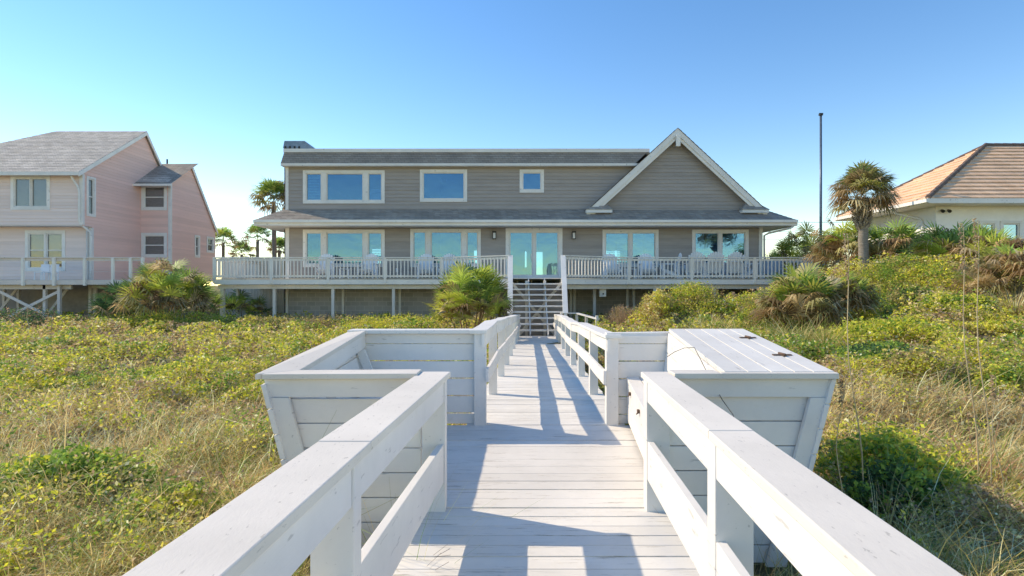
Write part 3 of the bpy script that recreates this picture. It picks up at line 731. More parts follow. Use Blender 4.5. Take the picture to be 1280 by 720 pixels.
# parapet band and top fascia
bd = MB(); xe = 6.0
bd.stepped((wl-.12,26.05,5.69),(xe-.25,26.05,5.69),(xe+.35,26.3,6.26),(wl-.06,26.3,6.26), 5, .012)
bd.stepped((wl-.12,ub,5.69),(wl-.12,26.05,5.69),(wl-.06,26.3,6.26),(wl-.06,ub,6.26), 5, .012)
bd.build('parapet_shingles', M_mans, H)
t = MB(); t.box(wl-.08,xe+.45,26.24,26.4,6.25,6.42); t.box(wl-.08,wl+.08,26.4,ub,6.25,6.42); t.box(wl-.08,xe+.45,ub,ub+.1,5.6,6.42); t.box(wl,xe+.6,26.4,ub,6.2,6.28)
t.box(wl-.12,xe-.1,26.03,26.40,5.575,5.688); t.box(wl-.12,wl-.0,26.4,ub,5.575,5.688)
t.build('parapet_trim', M_trim, H)
# gable
G = MB(); ax, az = 7.66, 7.29; fx0, fx1, fz = 3.45, 11.80, 3.45; YG = 25.88
G.stepped((fx0,ub,fz),(fx0,YG-.03,fz),(ax,YG-.03,az),(ax,ub,az), 22, .018)
G.stepped((fx1,YG-.03,fz),(fx1,ub,fz),(ax,ub,az),(ax,YG-.03,az), 22, .018)
G.build('gable_roof', M_shingle, H)
rk = MB()
def rake(y0,y1,off0,off1,trimends=0):
    for sx_, fx in ((-1,fx0),(1,fx1)):
        d = Vector((fx-ax,0,fz-az)); L = d.length; u = d/L; nrm = Vector((-u.z*sx_*-1,0,0))
        dn = Vector((0,0,-1))
        a = Vector((ax,0,az)); b_ = Vector((fx,0,fz))
        c = 1/abs(u.x)
        pts = [a+dn*off1*c, b_+dn*off1*c, b_+dn*off0*c, a+dn*off0*c]
        rk.hexa([(p.x,y0,p.z) for p in pts]+[(p.x,y1,p.z) for p in pts])
rake(YG,YG+.04,.015,.23); rake(YG+.045,YG+.10,.10,.36); rake(YG+.10,YW-.09,.03,.07)
rk.box(ax-.09,ax+.09,YG-.12,YG-.002,6.42,6.95)
rk = rk.build('rake_board', M_trim, H)
for sx_, c0, c1 in ((-1,3.42,4.62),(1,10.62,11.84)):
    q = MB(); y0 = YG-.1
    q.box(c0,c1,y0,YW-.08,3.36,3.50); q.build('eave_return', M_trim, H)
    q = MB(); inn = c1-.25 if sx_ < 0 else c0+.25
    a_, b_ = (c0,c1)
    tx = (c0+.45,c1-.3) if sx_ < 0 else (c0+.3,c1-.45)
    q.hexa([(a_-.03,y0-.03,3.502),(b_+.03,y0-.03,3.502),(b_+.03,YW-.1,3.502),(a_-.03,YW-.1,3.502),(tx[0],y0+.3,3.86),(tx[1],y0+.3,3.86),(tx[1],YW-.1,3.86),(tx[0],YW-.1,3.86)])
    q.build('return_roof', M_shingle, H)
# chimney
ch = MB(); ch.box(-10.98,-9.75,27.0,28.4,-1.9,6.62); ch = ch.build('chimney', M_stone, H)
q = MB(); 
q.hexa([(-11.02,26.93,6.62),(-9.45,26.93,6.50),(-9.45,28.5,6.50),(-11.02,28.5,6.62),(-10.98,27.0,6.98),(-10.0,27.0,6.98),(-10.0,28.3,6.98),(-10.98,28.3,6.98)]); q.build('chimney_cap', M_hood, ch, bevel=.01)
q = MB()
for i in range(4): q.box(-10.93+i*.22,-10.85+i*.22,26.90,26.94,6.54,6.7)
q.build('vent_slots', M_dark, ch)
# outlet + sconces
q = MB(); q.box(wx(495),wx(498),YW-.05,YW,wz(340.5),wz(335)); q.build('outlet', M_plastic, H, bevel=.01)
L0 = None
for px in (618,717):
    x = wx(px); z = wz(294)
    q = MB(); q.box(x-.06,x+.06,YW-.06,YW-.0,z-.12,z+.16); q.box(x-.09,x+.09,YW-.22,YW-.05,z+.13,z+.17); q.box(x-.085,x+.085,YW-.215,YW-.055,z-.19,z-.165)
    for dx in (-.08,.065):
        for dy in (-.21,-.075): q.box(x+dx,x+dx+.015,YW+dy,YW+dy+.015,z-.165,z+.13)
    so = q.build('wall_lantern', M_dark, H)
    q = MB(); q.box(x-.055,x+.055,YW-.19,YW-.08,z-.16,z+.1); q.build('lantern_glass', M_room, so)

# ------------------------------------------------------------------ chairs
def make_chair():
    r = empty('adirondack_chair', (0,0,0), 'x', 'chair', 'white adirondack chairs on the house deck')
    s = MB()
    for i in range(6):
        y = -.28+i*.095; z = .38-.025*i; s.box(-.26,.26,y,y+.085,z-.02,z)
    s.build('seat', M_plastic, r)
    b = MB(); n = 7
    for i in range(n):
        u = (i-(n-1)/2); x0 = u*.083; x1 = u*.105; h = .98-.012*u*u*1.1
        y0, y1 = .27, .52; z0 = .20
        b.hexa([(x0-.037,y0,z0),(x0+.037,y0,z0),(x0+.037,y0+.02,z0),(x0-.037,y0+.02,z0),(x1-.047,y1,h-.015),(x1+.047,y1,h-.015),(x1+.047,y1+.02,h-.015),(x1-.047,y1+.02,h-.015)])
        b.hexa([(x1-.047,y1,h-.014),(x1+.047,y1,h-.014),(x1+.047,y1+.02,h-.014),(x1-.047,y1+.02,h-.014),(x1-.028,y1+.008,h+.02),(x1+.028,y1+.008,h+.02),(x1+.028,y1+.026,h+.02),(x1-.028,y1+.026,h+.02)])
    b.box(-.27,.27,.43,.455,.62,.69); b.build('backrest', M_plastic, r)
    for sx_ in (-1,1):
        a = MB(); c = sx_*.35; a.box(c-.07,c+.07,-.36,.42,.56,.585); a.build('armrest', M_plastic, r, bevel=.006)
        a = MB(); a.box(c-.02 if sx_>0 else c-.02,c+.02,-.30,-.19,0,.56); a.build('leg', M_plastic, r)
        a = MB(); a.beam((sx_*.29,-.30,.34),(sx_*.29,.55,.04),.03,.12); a.build('leg', M_plastic, r)
        a = MB(); a.box(c-.02,c+.02,.32,.40,.0,.56); a.build('leg', M_plastic, r)
    return r
proto = make_chair()
chairs = [
 (406,25.3,8,'white adirondack chair at the far left before the lower triple window'),
 (459,25.3,-6,'white adirondack chair before the right pane of the leftmost lower triple window'),
 (532,25.3,5,'white adirondack chair before the left part of the lower window nearest the door'),
 (558,25.3,-8,'white adirondack chair just left of the stairs, right one of its pair'),
 (766,25.2,6,'white adirondack chair before the left pane of the shuttered window'),
 (809.5,25.2,-4,'white adirondack chair before the right pane of the shuttered window'),
 (835,25.2,-95,'white chair seen from the side at the left end of the table'),
 (866,24.9,180,'front chair of the table, nearest its left end'),
 (889.5,24.9,180,'front chair in the middle of the long side of the table'),
 (914.5,24.9,180,'front chair of the table, nearest its right end'),
 (859,26.0,0,'chair behind the table by the wall, left one'),
 (900,26.0,0,'chair behind the table by the wall, right one'),
 (934,25.2,95,'white chair seen from the side at the right end of the table')]
for i, (px, yy, rz, lb) in enumerate(chairs):
    o = proto if i == 0 else copy_tree(proto)
    if rz in (180,): yy_ = yy-.0
    o.location = ((px-640)/F*yy, yy, DZ+.002); o.rotation_euler = (0,0,R(rz)); o.scale = (1,1,1.17); o['label'] = lb
T1 = empty('patio_table', ((888-640)/F*25.3,25.4,DZ), 'long white patio table amid the chairs on the right of the deck', 'table')
tx, ty = T1.location.x, 25.45
q = MB()
for i in range(6): q.box(tx-1.05,tx+1.05,ty-.36+i*.12,ty-.36+i*.12+.11,DZ+.70,DZ+.73)
q.build('tabletop', M_plastic, T1)
for dx in (-.9,.9):
    for dy in (-.28,.28): q = MB(); q.box(tx+dx-.035,tx+dx+.035,ty+dy-.035,ty+dy+.035,DZ,DZ+.698); q.build('leg', M_plastic, T1)
def side_table(px, lb):
    x = (px-640)/F*25.3; r = empty('side_table', (x,25.3,DZ), lb, 'table', 'low white side tables between the adirondack chairs')
    q = MB()
    for i in range(5): q.box(x-.25,x+.25,25.05+i*.1,25.05+i*.1+.09,DZ+.43,DZ+.455)
    q.build('tabletop', M_plastic, r)
    for dx in (-.2,.2):
        for dy in (-.18,.2): q = MB(); q.box(x+dx-.025,x+dx+.025,25.27+dy-.025,25.27+dy+.025,DZ,DZ+.428); q.build('leg', M_plastic, r)
side_table(432,'low white side table between the two chairs at the left window')
side_table(788,'low white side table between the two chairs at the shuttered window')

# flagpole
FP = empty('flagpole', (xR+.05,23.8,-.5), 'tall dark blue grey flagpole without a flag at the right corner of the deck', 'flagpole')
fx_ = (1026-640)/F*23.85
q = MB(); q.tube([(fx_,23.85,-1.6),(fx_,23.85,3),(fx_,23.85,7.25)], .062, 12, .045); q.build('pole', M_pole, FP, smooth=True)
q = MB(); q.tube([(fx_,23.85,7.25),(fx_,23.85,7.30)], .09, 10); q.tube([(fx_-.07,23.85,7.32),(fx_+.09,23.85,7.32)], .035, 8); q.build('finial', M_dark, FP)
# side fences by the deck
def fence(name, x0,x1,y,z0,z1,mat,label):
    r = empty(name, ((x0+x1)/2,y,z0), label, 'fence'); q = MB(); x = x0
    while x < x1: q.box(x+.005,min(x+.145,x1),y,y+.02,z0,z1+random.uniform(-.01,.01)); x += .15
    q.build('board_panel', mat, r)
    x = x0
    while x <= x1: q = MB(); q.box(x-.05,x+.05,y+.022,y+.12,z0,z1+.05); q.build('post', mat, r); x += 2.2
fence('privacy_fence', -14.6,-10.9,28.2,-1.6,1.38,M_brownfence,'whitewashed board fence behind the left end of the deck')
fence('privacy_fence', 11.9,15.0,26.6,-1.0,1.20,M_bluecover,'pale blue board fence behind the right end of the deck')

# ------------------------------------------------------------------ pink house
P_ = empty('pink_house', (-24,31,-1.7), 'pink lap sided house with steep grey shingle roofs and white windows at the left', 'house')
px_ = -21.1
def PYf(px): return -px_*F/(640-px)
YF = 27.5; s5 = YF/F
sg_ = MB()
fxp = lambda px: (px-640)*s5
fzp = lambda py: (HY-py)*s5
YL = 28.1; sL = YL/F
up_h = [((14-640)*s5,(63-640)*s5,fzp(262.5),fzp(219))]
lo_h = [((32-640)*sL,(82-640)*sL,(HY-339)*sL,(HY-288)*sL)]
sh = lambda h: (h[0]+.08,h[1]-.08,h[2]+.08,h[3]-.08)
siding(sg_, (0,YF,0), Uv, Nf, [(-31,fzp(281)),(px_,fzp(281)),(px_,5.72),(-31,5.72)], [sh(h) for h in up_h], c=.16)
siding(sg_, (0,YL,0), Uv, Nf, [(-31,.3),(px_,.3),(px_,3.0),(-31,3.0)], [sh(h) for h in lo_h], c=.16)
sg_.build('front_wall', M_pinkgrey, P_)
s = MB()
ew = (109-640); 
sw = [(PYf(107.5),PYf(114.5),4.62,5.62)]
def sidewin(y0,y1,z0,z1): return (y0,y1,z0,z1)
w1 = (27.75,28.35,3.45,5.45)
siding(s, (px_,0,0), (0,1,0), (1,0,0), [(27.5,2.95),(33.6,2.95),(33.6,6.8),(32.1,8.74),(27.5,5.72)], [(w1[0]+.06,w1[1]-.06,w1[2]+.06,w1[3]-.06)], c=.16)
siding(s, (px_,0,0), (0,1,0), (1,0,0), [(28.1,.3),(33.6,.3),(33.6,2.95),(28.1,2.95)], [], c=.16)
YBm = 31.8; sB = YBm/F; xb2 = (213-640)*sB
bh = [((177-640)*sB,(209-640)*sB,(HY-263)*sB,(HY-230)*sB),((177-640)*sB,(209-640)*sB,(HY-322)*sB,(HY-291)*sB)]
siding(s, (0,YBm,0), Uv, Nf, [(px_-.2,.3),(xb2,.3),(xb2,5.85),(px_-.2,5.85)], [sh(h) for h in bh], c=.16)
h1 = (34.36,34.72,1.66,3.18); h2 = (35.5,36.3,2.35,3.25)
def py2(px): return -xb2*F/(640-px)
h1 = (py2(243),py2(249.5),(HY-322)/F*py2(246),(HY-294)/F*py2(246)); h2 = (py2(258),py2(267),(HY-316)/F*py2(262),(HY-296)/F*py2(262))
siding(s, (xb2,0,0), (0,1,0), (1,0,0), [(YBm,.3),(36.6,.3),(36.6,3.6),(33.75,7.22),(YBm,5.85)], [(h[0]+.05,h[1]-.05,h[2]+.05,h[3]-.05) for h in (h1,h2)], c=.16)
s.build('side_wall', M_pink, P_)
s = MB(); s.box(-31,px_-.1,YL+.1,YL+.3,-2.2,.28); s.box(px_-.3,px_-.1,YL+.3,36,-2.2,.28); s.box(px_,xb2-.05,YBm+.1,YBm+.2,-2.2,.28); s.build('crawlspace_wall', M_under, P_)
s = MB(); s.box(-31,px_+.0,YF,YL+.05,fzp(281)-.05,fzp(281)-.0); s.build('soffit', M_pinktrim, P_)
s = MB()
for (x0,x1,y0,y1,z0,z1) in ((-30,px_-.13,YF+.4,31,0.3,5.6),(px_-.1,xb2-.13,YBm+.5,36.4,.3,3.4)):
    for q in (((x0,y1,z0),(x1,y1,z0),(x1,y1,z1),(x0,y1,z1)),((x1,y0,z0),(x1,y1,z0),(x1,y1,z1),(x1,y0,z1)),((x0,y0,z0),(x0,y1,z0),(x0,y1,z1),(x0,y0,z1))): s.quad(*q)
s.build('interior_walls', M_room, P_)
M_pglass = mat_glass('grey_window_glass', (.75,.75,.75), (.6,.66,.70), .14)
def shade(parent, O, U, u0,u1,z0,z1, Nn):
    O=Vector(O);U=Vector(U);Nn=Vector(Nn);q=MB()
    P = lambda u,z,o: O+U*u+Vector((0,0,z))+Nn*o
    q.hexa([P(u0,z0,-.11),P(u1,z0,-.11),P(u1,z0,-.12),P(u0,z0,-.12),P(u0,z1,-.11),P(u1,z1,-.11),P(u1,z1,-.12),P(u0,z1,-.12)])
    q.build('roller_shade', M_screen, parent)
for h, O, ml, br in ((up_h[0],(0,YF,0),[((h_:=up_h[0])[0]+(h_[1]-h_[0])*.5,.04)],()),(lo_h[0],(0,YL,0),[((h_:=lo_h[0])[0]+(h_[1]-h_[0])*.5,.09)],[(lo_h[0][0]+.1,lo_h[0][1]-.1,1.75,1.80)]),
                     (bh[0],(0,YBm,0),[],[(bh[0][0]+.1,bh[0][1]-.1,(bh[0][2]+bh[0][3])/2-.03,(bh[0][2]+bh[0][3])/2+.03)]),(bh[1],(0,YBm,0),[],[(bh[1][0]+.1,bh[1][1]-.1,(bh[1][2]+bh[1][3])/2-.03,(bh[1][2]+bh[1][3])/2+.03)])):
    f_ = window(P_, O, Uv, Nf, h[0],h[1],h[2],h[3], ml, br, trim=.15, mframe=M_trim, mglass=M_pglass)
    shade(f_, O, Uv, h[0]+.12,h[1]-.12,h[2]+.12 if h is not lo_h[0] else 1.78,h[3]-.12, Nf)
for h, O in ((w1,(px_,0,0)),(h1,(xb2,0,0)),(h2,(xb2,0,0))):
    f_ = window(P_, O, (0,1,0), (1,0,0), h[0],h[1],h[2],h[3], [], [(h[0]+.08,h[1]-.08,(h[2]+h[3])/2-.03,(h[2]+h[3])/2+.03)], trim=.11, mframe=M_trim, mglass=M_pglass)
rf = MB(); e_y, e_z = YF-.45, 5.50
rf.stepped((-31.2,e_y,e_z),(px_+.18,e_y,e_z),(px_+.18,32.1,8.85),(-26.1,32.1,8.85), 28, .018)
rf.stepped((px_+.18,34.0,6.55),(-31,34,6.55),(-26.1,32.1,8.85),(px_+.18,32.1,8.85), 12, .018)
rf.stepped((-31.2,34,5.5),(-31.2,e_y,e_z),(-26.1,32.1,8.85),(-26.1,32.1,8.85), 20, .018)
rf.stepped((-21.3,YBm-.4,5.80),(xb2+.12,YBm-.4,5.80),(xb2+.12,33.75,7.34),(-21.3,33.75,7.34), 10, .018)
rf.stepped((xb2+.12,36.75,3.5),(-21.3,36.75,3.5),(-21.3,33.75,7.34),(xb2+.12,33.75,7.34), 20, .018)
rf = rf.build('roof', M_pshingle, P_)
dk = MB(); # darker small hip in front of the bump
a0 = W(166,230,31.2); b0 = W(213,230,31.2); c0 = W(200,205,33.6)
dk.quad(a0,b0,c0); dk.quad(a0,c0,(a0.x,34,a0.z)); dk.quad(b0,(b0.x+.3,33.5,7.3),c0); dk.build('bay_roof', M_shingle, P_)
q = MB(); q.tube([W(209,206,34.2),W(209,199,34.2)], .05); q.build('vent_pipe', M_dark, rf)
t = MB()
t.box(-31.2,px_+.2,e_y-.03,e_y,e_z-.17,e_z+.0); t.box(-31.2,px_+.02,e_y,YF-.02,e_z-.1,e_z-.08)
def slopeboard(mb, x, y0,z0,y1,z1, h=.22, w=.05):
    mb.hexa([(x,y0,z0-h),(x+w,y0,z0-h),(x+w,y1,z1-h),(x,y1,z1-h),(x,y0,z0),(x+w,y0,z0),(x+w,y1,z1),(x,y1,z1)])
slopeboard(t, px_+.135, e_y, e_z, 32.1, 8.84); slopeboard(t, px_+.135, 32.1, 8.84, 33.75, 6.9)
slopeboard(t, xb2+.07, YBm-.4, 5.79, 33.75, 7.33); slopeboard(t, xb2+.07, 33.75, 7.33, 36.75, 3.5)
t.box(a0.x-.05,b0.x+.1,31.15,31.2,5.55,a0.z+.01)
t.box(px_-.12,px_+.04,YF-.04,YF+.10,fzp(281),5.5); t.box(px_-.1,px_+.04,YL-.04,YL+.10,.3,2.9); t.box(xb2-.1,xb2+.04,YBm-.04,YBm+.1,.3,5.75)
t.build('trim_board', M_trim, P_)
q = MB(); q.tube([W(88,218,27.2),W(91,224,27.3),W(97,233,27.4),W(99,240,27.42),W(99,276,27.42),W(104,283,27.6),W(113,290,27.9),W(114,296,27.95),W(114,350,27.95)], .05, 8)
q.build('downspout', M_trim, P_, smooth=True)
# pink deck
PD = empty('pink_house_deck', (-20,25,-1.7), 'weathered grey raised deck with open rails and cross braces before the pink house', 'deck')
YP = 24.5; sP = YP/F; dx1 = (181-640)*sP
q = MB(); yy = YP
while yy < 31.6:
    q.box(-26,px_ if yy > YL-.2 else dx1,yy,yy+.134,.215,.25) if yy < YL-.1 else q.box(px_+.05,dx1,yy,yy+.134,.215,.25); yy += .14
q.build('floor_boards', M_hdeck, PD)
q = MB(); q.box(-26,dx1,YP-.04,YP-.002,.04,.24); q.box(-26,(82-640)*sP,YP+.3,YP+.4,-.16,.03); q.box((82-640)*sP,dx1,YP+1.5,YP+1.6,-.12,.03); q.build('rim_board', M_pinktrim, PD)
q = MB(); q.box(-26,dx1,YP-.10,YP+.04,1.20,1.24); q.box(-26,dx1,YP-.03,YP-.0,1.08,1.195); q.box(-26,dx1,YP-.02,YP+.01,.62,.63) ; q.build('top_rail', M_pinktrim, PD)
for px in (-5,31,70,108,143,165,180): x = (px-640)*sP; q = MB(); q.box(x-.05 if px != 70 else x-.07,x+.05,YP-.14,YP-.045,.0,1.2); q.build('rail_post', M_trim, PD)
for px, yy in ((-15,24.8),(55,24.8),(73,24.6),(4,27.6),(22,27.6),(112,26.3),(118,26.3),(170,26.0)):
    x = (px-640)/F*yy; q = MB(); q.box(x-.06,x+.06,yy,yy+.12,-2.3,.04); q.build('support_post', M_pinktrim, PD)
q = MB(); A = lambda px,py,y: W(px,py,y)
for a_, b_ in ((A(-5,362,24.7),A(72,401,24.7)),(A(8,397,24.75),A(72,365,24.75)),(A(0,388,27.4),A(22,360,27.4)),(A(57,396,26),A(85,360,26))):
    q = MB(); q.beam(a_,b_,.04,.12,up=(0,0,.9)); q.build('cross_brace', M_pinktrim, PD)
# two small white chairs on the pink deck behind its rail
for i, px in enumerate((52,64)):
    x = (px-640)/F*26.6; r = empty('deck_chair', (x,26.6,.25), ('left' if i == 0 else 'right')+' one of two small white chairs below the pink house lower window', 'chair', 'chairs on the pink house deck')
    q = MB(); q.box(x-.2,x+.2,26.4,26.8,.62,.66); q.build('seat', M_plastic, r)
    q = MB(); q.box(x-.2,x+.2,26.8,26.84,.66,1.02); q.build('backrest', M_plastic, r)
    for dx in (-.18,.18):
        for dy in (-.18,.18): q = MB(); q.box(x+dx-.02,x+dx+.02,26.6+dy-.02,26.6+dy+.02,.252,.62); q.build('leg', M_plastic, r)

# ------------------------------------------------------------------ right stucco house
S_ = empty('stucco_house', (20,26,.9), 'white stucco house with brown tiled hip roof and blue windows at the right', 'house')
cY = 22.0; cx_ = (1160-640)/F*cY; cz_ = (HY-248)/F*cY; bY = 28.2
ap = Vector(((1232-640)/F*25.1, 25.1, (HY-182)/F*25.1)); rx2 = 40
q = MB()
q.stepped((cx_,cY,cz_),(rx2,cY,cz_),(rx2,ap.y,ap.z),ap, 15, .05)
q.stepped((cx_,bY,cz_),(cx_,cY,cz_),ap,ap, 15, .05)
q.stepped((rx2,bY,cz_),(cx_,bY,cz_),ap,(rx2,ap.y,ap.z), 15, .05)
q.build('roof', M_tile, S_)
q = MB()
cc = Vector((cx_,cY,cz_)); nseg = 13
for i in range(nseg):
    a = cc.lerp(ap, i/nseg)+Vector((0,0,.04)); b = cc.lerp(ap, (i+1.06)/nseg)+Vector((0,0,.04)); q.tube([a,b], .10, 8, .085)
bb = Vector((cx_,bY,cz_))
for i in range(nseg): q.tube([bb.lerp(ap,i/nseg), bb.lerp(ap,(i+1.06)/nseg)], .10, 8, .085)
x = ap.x
while x < rx2: q.tube([(x,ap.y,ap.z+.02),(x+.42,ap.y,ap.z+.02)], .10, 8, .085); x += .4
q.build('ridge_tiles', M_ridge, S_)
q = MB(); q.box(cx_-.02,rx2,cY-.04,cY-.002,cz_-.19,cz_-.0); q.box(cx_-.04,cx_-.002,cY-.04,bY,cz_-.19,cz_); q.box(cx_-.14,cx_-.04,cY-.1,bY,cz_-.16,cz_-.02); q.box(cx_,rx2,cY,cY+1,cz_-.18,cz_-.16); q.box(cx_,cx_+1,cY+1,bY,cz_-.18,cz_-.16)
q.build('fascia', M_trim, S_)
wy = cY+.85; wxx = cx_+.95
swx = lambda px: (px-640)/F*wy
swz = lambda py: (HY-py)/F*wy
hs = [(swx(1224),swx(1246),swz(303),swz(276)),(swx(1250),swx(1277),swz(303),swz(276)),(swx(1284),swx(1310),swz(303),swz(276))]
q = MB(); siding(q, (0,wy,0), Uv, Nf, [(wxx,-.5),(rx2,-.5),(rx2,cz_-.1),(wxx,cz_-.1)], [sh(h) for h in hs], c=9, t=0)
siding(q, (wxx,0,0), (0,1,0), (-1,0,0), [(wy,-.5),(bY-.4,-.5),(bY-.4,cz_-.1),(wy,cz_-.1)], [], c=9, t=0)
q.build('wall', M_stucco, S_)
q = MB(); q.quad((wxx,wy+3,-.5),(rx2,wy+3,-.5),(rx2,wy+3,cz_),(wxx,wy+3,cz_)); q.build('interior_walls', M_room, S_)
for h in hs: window(S_, (0,wy,0), Uv, Nf, *h, [], trim=.11, mframe=M_trim, mglass=M_glass2)
window(S_, (wxx,0,0), (0,1,0), (-1,0,0), 24.3,24.95,1.55,2.35, [], trim=.09, mframe=M_trim, mglass=M_glass2)
q = MB(); c1 = W(1136,262,cY+.5); q.tube([(cx_-.05,24.0,cz_-.15),(cx_+.1,24.0,cz_-.35),(wxx-.1,23.6,cz_-.62),(wxx-.07,23.5,cz_-.8),(wxx-.07,23.5,.5)], .05); q.build('downspout', M_trim, S_, smooth=True)
q = MB()
for dx in (-.15,.12): q.tube([(wxx+.35+dx,wy-.05,cz_-.36),(wxx+.3+dx,wy-.2,cz_-.42)], .05, 8, .07)
q.build('floodlight', M_dark, S_)
q = MB(); v = W(1259,217,23.7); q.tube([v-Vector((0,0,.15)), v+Vector((0,0,.1)), v+Vector((.12,0,0))], .035, 8); q.tube([v+Vector((.0,0,-.05)), v+Vector((.35,0,-.08))], .03, 8); q.build('vent_pipe', M_stucco, S_)

# power lines
for i, (y0, y1) in enumerate(((276,275),(288,287),(298,299))):
    q = MB(); pts = [W(-60,y0-3,62)]
    for t in range(1, 40):
        px = -60+t*35; sag = 5*math.sin(math.pi*((px%700)/700)); pts.append(W(px, y0+sag-3, 62))
    q.tube(pts, .02, 5)
    tag(q.build('power_line', M_dark), ('highest','middle','lowest')[i]+' of three thin power lines crossing the sky behind the houses', 'power line', 'power lines behind the houses')

# ------------------------------------------------------------------ vegetation
GREEN = np.array([[.10,.17,.03],[.15,.22,.04],[.07,.13,.03],[.20,.26,.05]])
YEL = np.array([[.38,.36,.04],[.30,.31,.04],[.42,.36,.07],[.24,.28,.04],[.33,.28,.08]])
STRAW = np.array([[.42,.32,.15],[.48,.39,.21],[.33,.23,.11],[.50,.43,.28],[.26,.17,.08]])
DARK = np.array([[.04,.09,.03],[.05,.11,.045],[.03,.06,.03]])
OLIVE = np.array([[.22,.19,.06],[.28,.24,.09],[.16,.16,.05],[.32,.26,.12]])
BROWN = np.array([[.20,.13,.08],[.28,.19,.12],[.14,.10,.07],[.34,.26,.18]])
LB_ = 2.1
def pick(pal, n): 
    c = np.clip(pal[rng.integers(0,len(pal),n)]*LB_,0,.9); return c*rng.uniform(.75,1.25,(n,1))
def blades(B, H, Wd, az, lean, curl, C, tipc=None):
    """B (n,3) bases; arching blades of 4 rings"""
    n = len(B); ts = np.array([0,.35,.7,1.0]); Vv = np.zeros((n,4,2,3)); Cc = np.zeros((n,4,2,3))
    d = np.stack([np.cos(az),np.sin(az),np.zeros(n)],1); fa = az+math.pi/2+rng.uniform(-.9,.9,n); s = np.stack([np.cos(fa),np.sin(fa),np.zeros(n)],1)
    for i, t in enumerate(ts):
        th = lean+curl*t
        out = H*t*np.sin(th*.85); upv = H*t*np.cos(np.clip(th*.85,-3,1.9))
        c = B+d*out[:,None]; c[:,2] += upv
        w = (Wd*(1-t)**.6*.5 if i < 3 else Wd*.04)[:,None] if i < 3 else (Wd*.05)[:,None]
        Vv[:,i,0] = c-s*w; Vv[:,i,1] = c+s*w
        k = C*(1-.0*t); Cc[:,i,0] = k; Cc[:,i,1] = k
    base = (np.arange(n)*8)[:,None]
    f = np.concatenate([base+np.array([[2*i,2*i+1,2*i+3,2*i+2]]) for i in range(3)], 0)
    return Vv.reshape(-1,3), f, Cc.reshape(-1,3)
def leaves(P, S, C, flat=.5):
    """leaf rhombs with random attitude; flat 0..1 how level"""
    n = len(P); a = rng.normal(size=(n,3)); a[:,2] *= (1-flat); a /= np.linalg.norm(a,axis=1)[:,None]+1e-9
    b = rng.normal(size=(n,3)); b[:,2] *= (1-flat*.6); b -= a*np.sum(a*b,1)[:,None]; b /= np.linalg.norm(b,axis=1)[:,None]+1e-9
    S = S[:,None]; Vv = np.stack([P-a*S*.5, P+b*S*.27+a*S*.05, P+a*S*.5, P-b*S*.27+a*S*.05], 1)
    return Vv.reshape(-1,3), np.arange(n*4).reshape(-1,4), np.repeat(C,4,0)
def join(parts):
    Vs, Fs, Cs = [], [], []; o = 0
    for v, f, c in parts: Vs.append(v); Fs.append(f+o); Cs.append(c); o += len(v)
    return np.concatenate(Vs), np.concatenate(Fs), np.concatenate(Cs)
def free(x, y, m=.0):
    XL = np.interp(y, [-6,3.96,5.8,20.15],[-1.06,-.475,-.265,.287]); XR = np.interp(y,[-6,3.96,5.8,20.15],[.37,.95,.97,1.52])
    bad = (x > XL-.22-m)&(x < XR+.22+m)&(y < 20.3)
    bad |= (x > -1.75-m)&(x < 2.3+m)&(y > 3.9-m)&(y < 5.9+m)
    bad |= (y > 20)&(y < 22.7)&(x > -.15)&(x < 2.1)
    bad |= (x > -10.7)&(x < 11.9)&(y > 26.2)
    bad |= (x < -19)&(y > 27.9)
    bad |= (x > 17.1)&(y > 22.7)
    return ~bad
def scatter(n, ymin, ymax, power=1.0, aspect=1.02, x=None):
    """density falls off with distance so that far ground costs less"""
    u = rng.random(n); yy = (ymin**(1-power)+u*(ymax**(1-power)-ymin**(1-power)))**(1/(1-power)) if power != 1 else ymin*(ymax/ymin)**u
    xx = rng.uniform(-1,1,n)*(yy*aspect+.8)
    k = free(xx,yy); return xx[k], yy[k]
def zone(x, y):   # 0 straw .. 1 lush; noise driven
    return fbm(x*.55+3, y*.55+70, 4)
# low ground cover leaves, both sides
parts = []
xx, yy = scatter(1000000, 2.2, 27, 1.2)
z0 = ground_h(xx,yy); zn = zone(xx,yy); patch = fbm(xx*1.7+9,yy*1.7,3)
lush = np.clip((yy-6)/5,0,1)*.16+zn-.05*(yy<5.5)
right = xx > 1.5
keep = (lush+.18*(patch-.5) > .53) | (rng.random(len(xx)) < .16)
xx, yy, z0, zn, patch, lush = [a[keep] for a in (xx,yy,z0,zn,patch,lush)]
mound = np.clip((fbm(xx*1.7+40,yy*1.7+2,4)-.42)*4.5,0,1)
kk = ((mound > .02)|(rng.random(len(xx)) < .22))&((yy > 7)|(rng.random(len(xx)) < .22+.5*(fbm(xx*.8+7,yy*.8+60,3)>.56)+.1*np.clip(yy-5,0,2))); xx, yy, z0, zn, patch, lush, mound = [a[kk] for a in (xx,yy,z0,zn,patch,lush,mound)]
hgt = rng.random(len(xx))**.35*(.04+.36*mound**.6*(1+.015*yy))
S = (.015+.0038*yy)*rng.uniform(.4,1.6,len(xx))
n = len(xx); c = pick(YEL,n); r_ = rng.random(n)
hue = fbm(xx*1.1+90,yy*1.1+11,4)+rng.normal(0,.05,n)-.10*(mound-.5)
sel = (hue > .55); c[sel] = pick(OLIVE,sel.sum()); sel = (hue > .64); c[sel] = pick(BROWN,sel.sum()); sel = (hue < .345); c[sel] = pick(GREEN,sel.sum())
sel = r_ < .15; c[sel] = pick(STRAW,sel.sum()); sel = (r_ > .93); c[sel] = pick(BROWN,sel.sum())
parts.append(leaves(np.stack([xx,yy,z0+hgt],1), S, c, .35))
